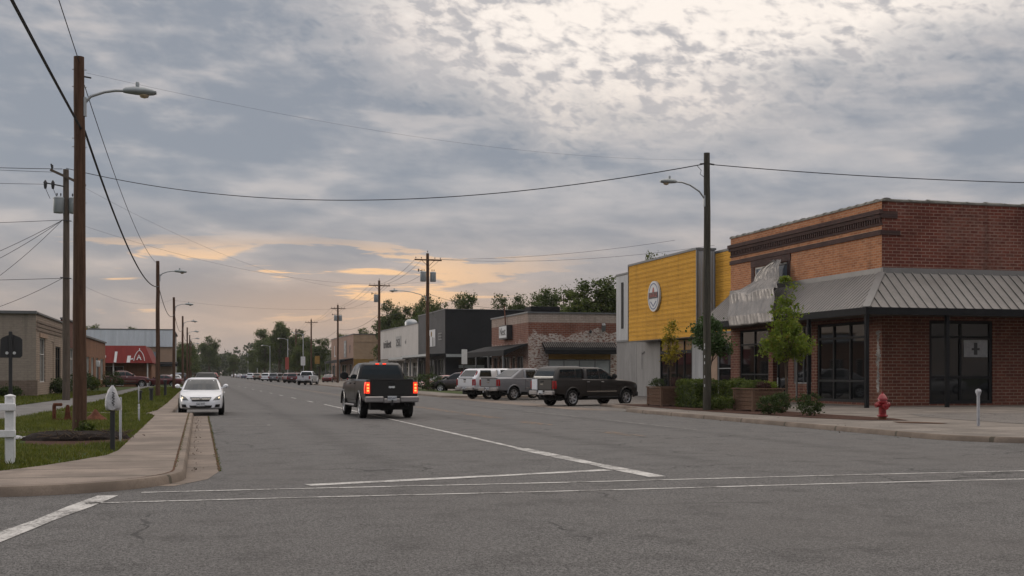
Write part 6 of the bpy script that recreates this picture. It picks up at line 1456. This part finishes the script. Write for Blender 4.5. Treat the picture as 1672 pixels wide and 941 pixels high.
for x, y, h, lab in ((-2.45,66,.75,'black stub post on the far lawn beside the second lamp pole'), (-2.15,81.5,1.1,'black bin like post past the second lamp pole'), (-3.1,67.5,.6,'small dark post left of the second lamp pole')):
    q_ = thing('stub_post', lab, 'post', (x,y,.1), 0, 'dark stub posts on the far lawn'); build('post', MB().lathe([(.09,-.1), (.09,h-.15), (.13,h-.14), (.13,h-.03), (.04,h)], (0,0,0), 10), M['iron'], q_, 50, False)
hy = thing('fire_hydrant', 'red fire hydrant in the mulch bed before the brick store', 'hydrant', (21.05,33.8,.13))
hb_ = MB(); hb_.lathe([(.17,.10), (.17,.14), (.12,.16), (.115,.50), (.125,.52), (.155,.54), (.155,.575), (.14,.59), (.135,.62), (.165,.63), (.165,.66), (.14,.70), (.10,.77), (.05,.82), (.035,.83), (.035,.88), (.01,.885)], (0,0,0), 18); build('barrel', hb_, M['hydrant'], hy, 35, False)
build('base', MB().lathe([(.13,-.05), (.13,.10), (.17,.101)], (0,0,0), 16), M['hydrant_rust'], hy, 35, False)
for nm2, mbx in (('outlet', MB().lathe([(.07,.08), (.07,.19), (.085,.19), (.085,.235), (.03,.24), (.03,.27)], (0,0,.47), 12, 'x')), ('outlet', MB().lathe([(.07,-.08), (.07,-.19), (.085,-.19), (.085,-.235), (.03,-.24), (.03,-.27)], (0,0,.47), 12, 'x')), ('outlet', MB().lathe([(.09,-.08), (.09,-.17), (.105,-.17), (.105,-.215), (.03,-.22), (.03,-.25)], (0,0,.42), 12, 'y'))): build(nm2, mbx, M['hydrant'], hy, 40, False)
bo2 = thing('bollard', 'slim pale steel bollard on the right corner footway', 'bollard', (21.15,29.1,.12)); build('post', MB().lathe([(.044,-.05), (.044,.90)], (0,0,0), 14), M['steel_post'], bo2, 50, False)
cp3 = MB(); cp3.tube([(-.05,0,.97), (.05,0,.97)], .07, 16); cp3.lathe([(.055,.86), (.065,.97), (.05,1.03), (.01,1.05)], (0,0,0), 14); build('cap', cp3, M['steel_post'], bo2, 50, False)
def road_sign(label, x, y, h, w_, hh_, mat, az=0):
    q_ = thing('road_sign', label, 'road sign', (x,y,.1), R(az)); build('post', MB().bbox(-.04,.04,-.04,.04,-.1,h,.006), M['iron'], q_, None, False); build('panel', MB().bbox(-w_/2,w_/2,-.07,-.045,h-hh_,h-.04,.01), M[mat], q_, None, False)
road_sign('grey white road sign on a dark post before the black shop', 19.3,88,3.35,.62,1.15,'sign_white',35); road_sign('red and white banner on a post in the far row', 17.6,251,4.9,.75,2.6,'sign_red'); road_sign('white diamond sign board on a slim post in the far row', 17.6,212,4.5,.85,1.6,'sign_white',20); road_sign('yellow warning sign near the black pickup', 18.0,190,4.3,.8,1.3,'mustard',10)
mr_ = thing('mailbox', 'small dark meter cap on a post by the amber shop', 'meter', (-8.7,112,.08)); build('post', MB().lathe([(.05,-.1), (.05,2.1)], (0,0,0), 8), M['iron'], mr_, 50, False); build('head', MB().bbox(-.18,.18,-.14,.14,2.1,2.65,.05), M['sign_white'], mr_, 40, False)
gc = thing('stone_wall', 'low grey stone wall on the verge behind the black pickup', 'wall', (20.6,131,.1)); build('stones', MB().bbox(-2.4,2.4,-.3,.3,-.05,1.1,.06), M['grey_panel'], gc, None, False); build('cap_stone', MB().bbox(-2.5,2.5,-.36,.36,1.1,1.2,.03), M['apron'], gc, None, False)
# loose leaves and grit along the gutters
r = np.random.default_rng(21); gl_ = [(-.12+abs(r.normal())*.10, y, .012) for y in r.uniform(20, 45, 150)] + [(17.1-abs(r.normal())*.15, y, .012) for y in r.uniform(26, 46, 120)] + [(r.uniform(17.6,18.6), r.uniform(25,46), .135) for _ in range(60)]
tag(leaf_mesh('gutter_debris', np.array(gl_), .03, M['bark'], 6, None, 2.), 'scattered dry leaves and grit in the gutters', 'debris', kind='stuff')
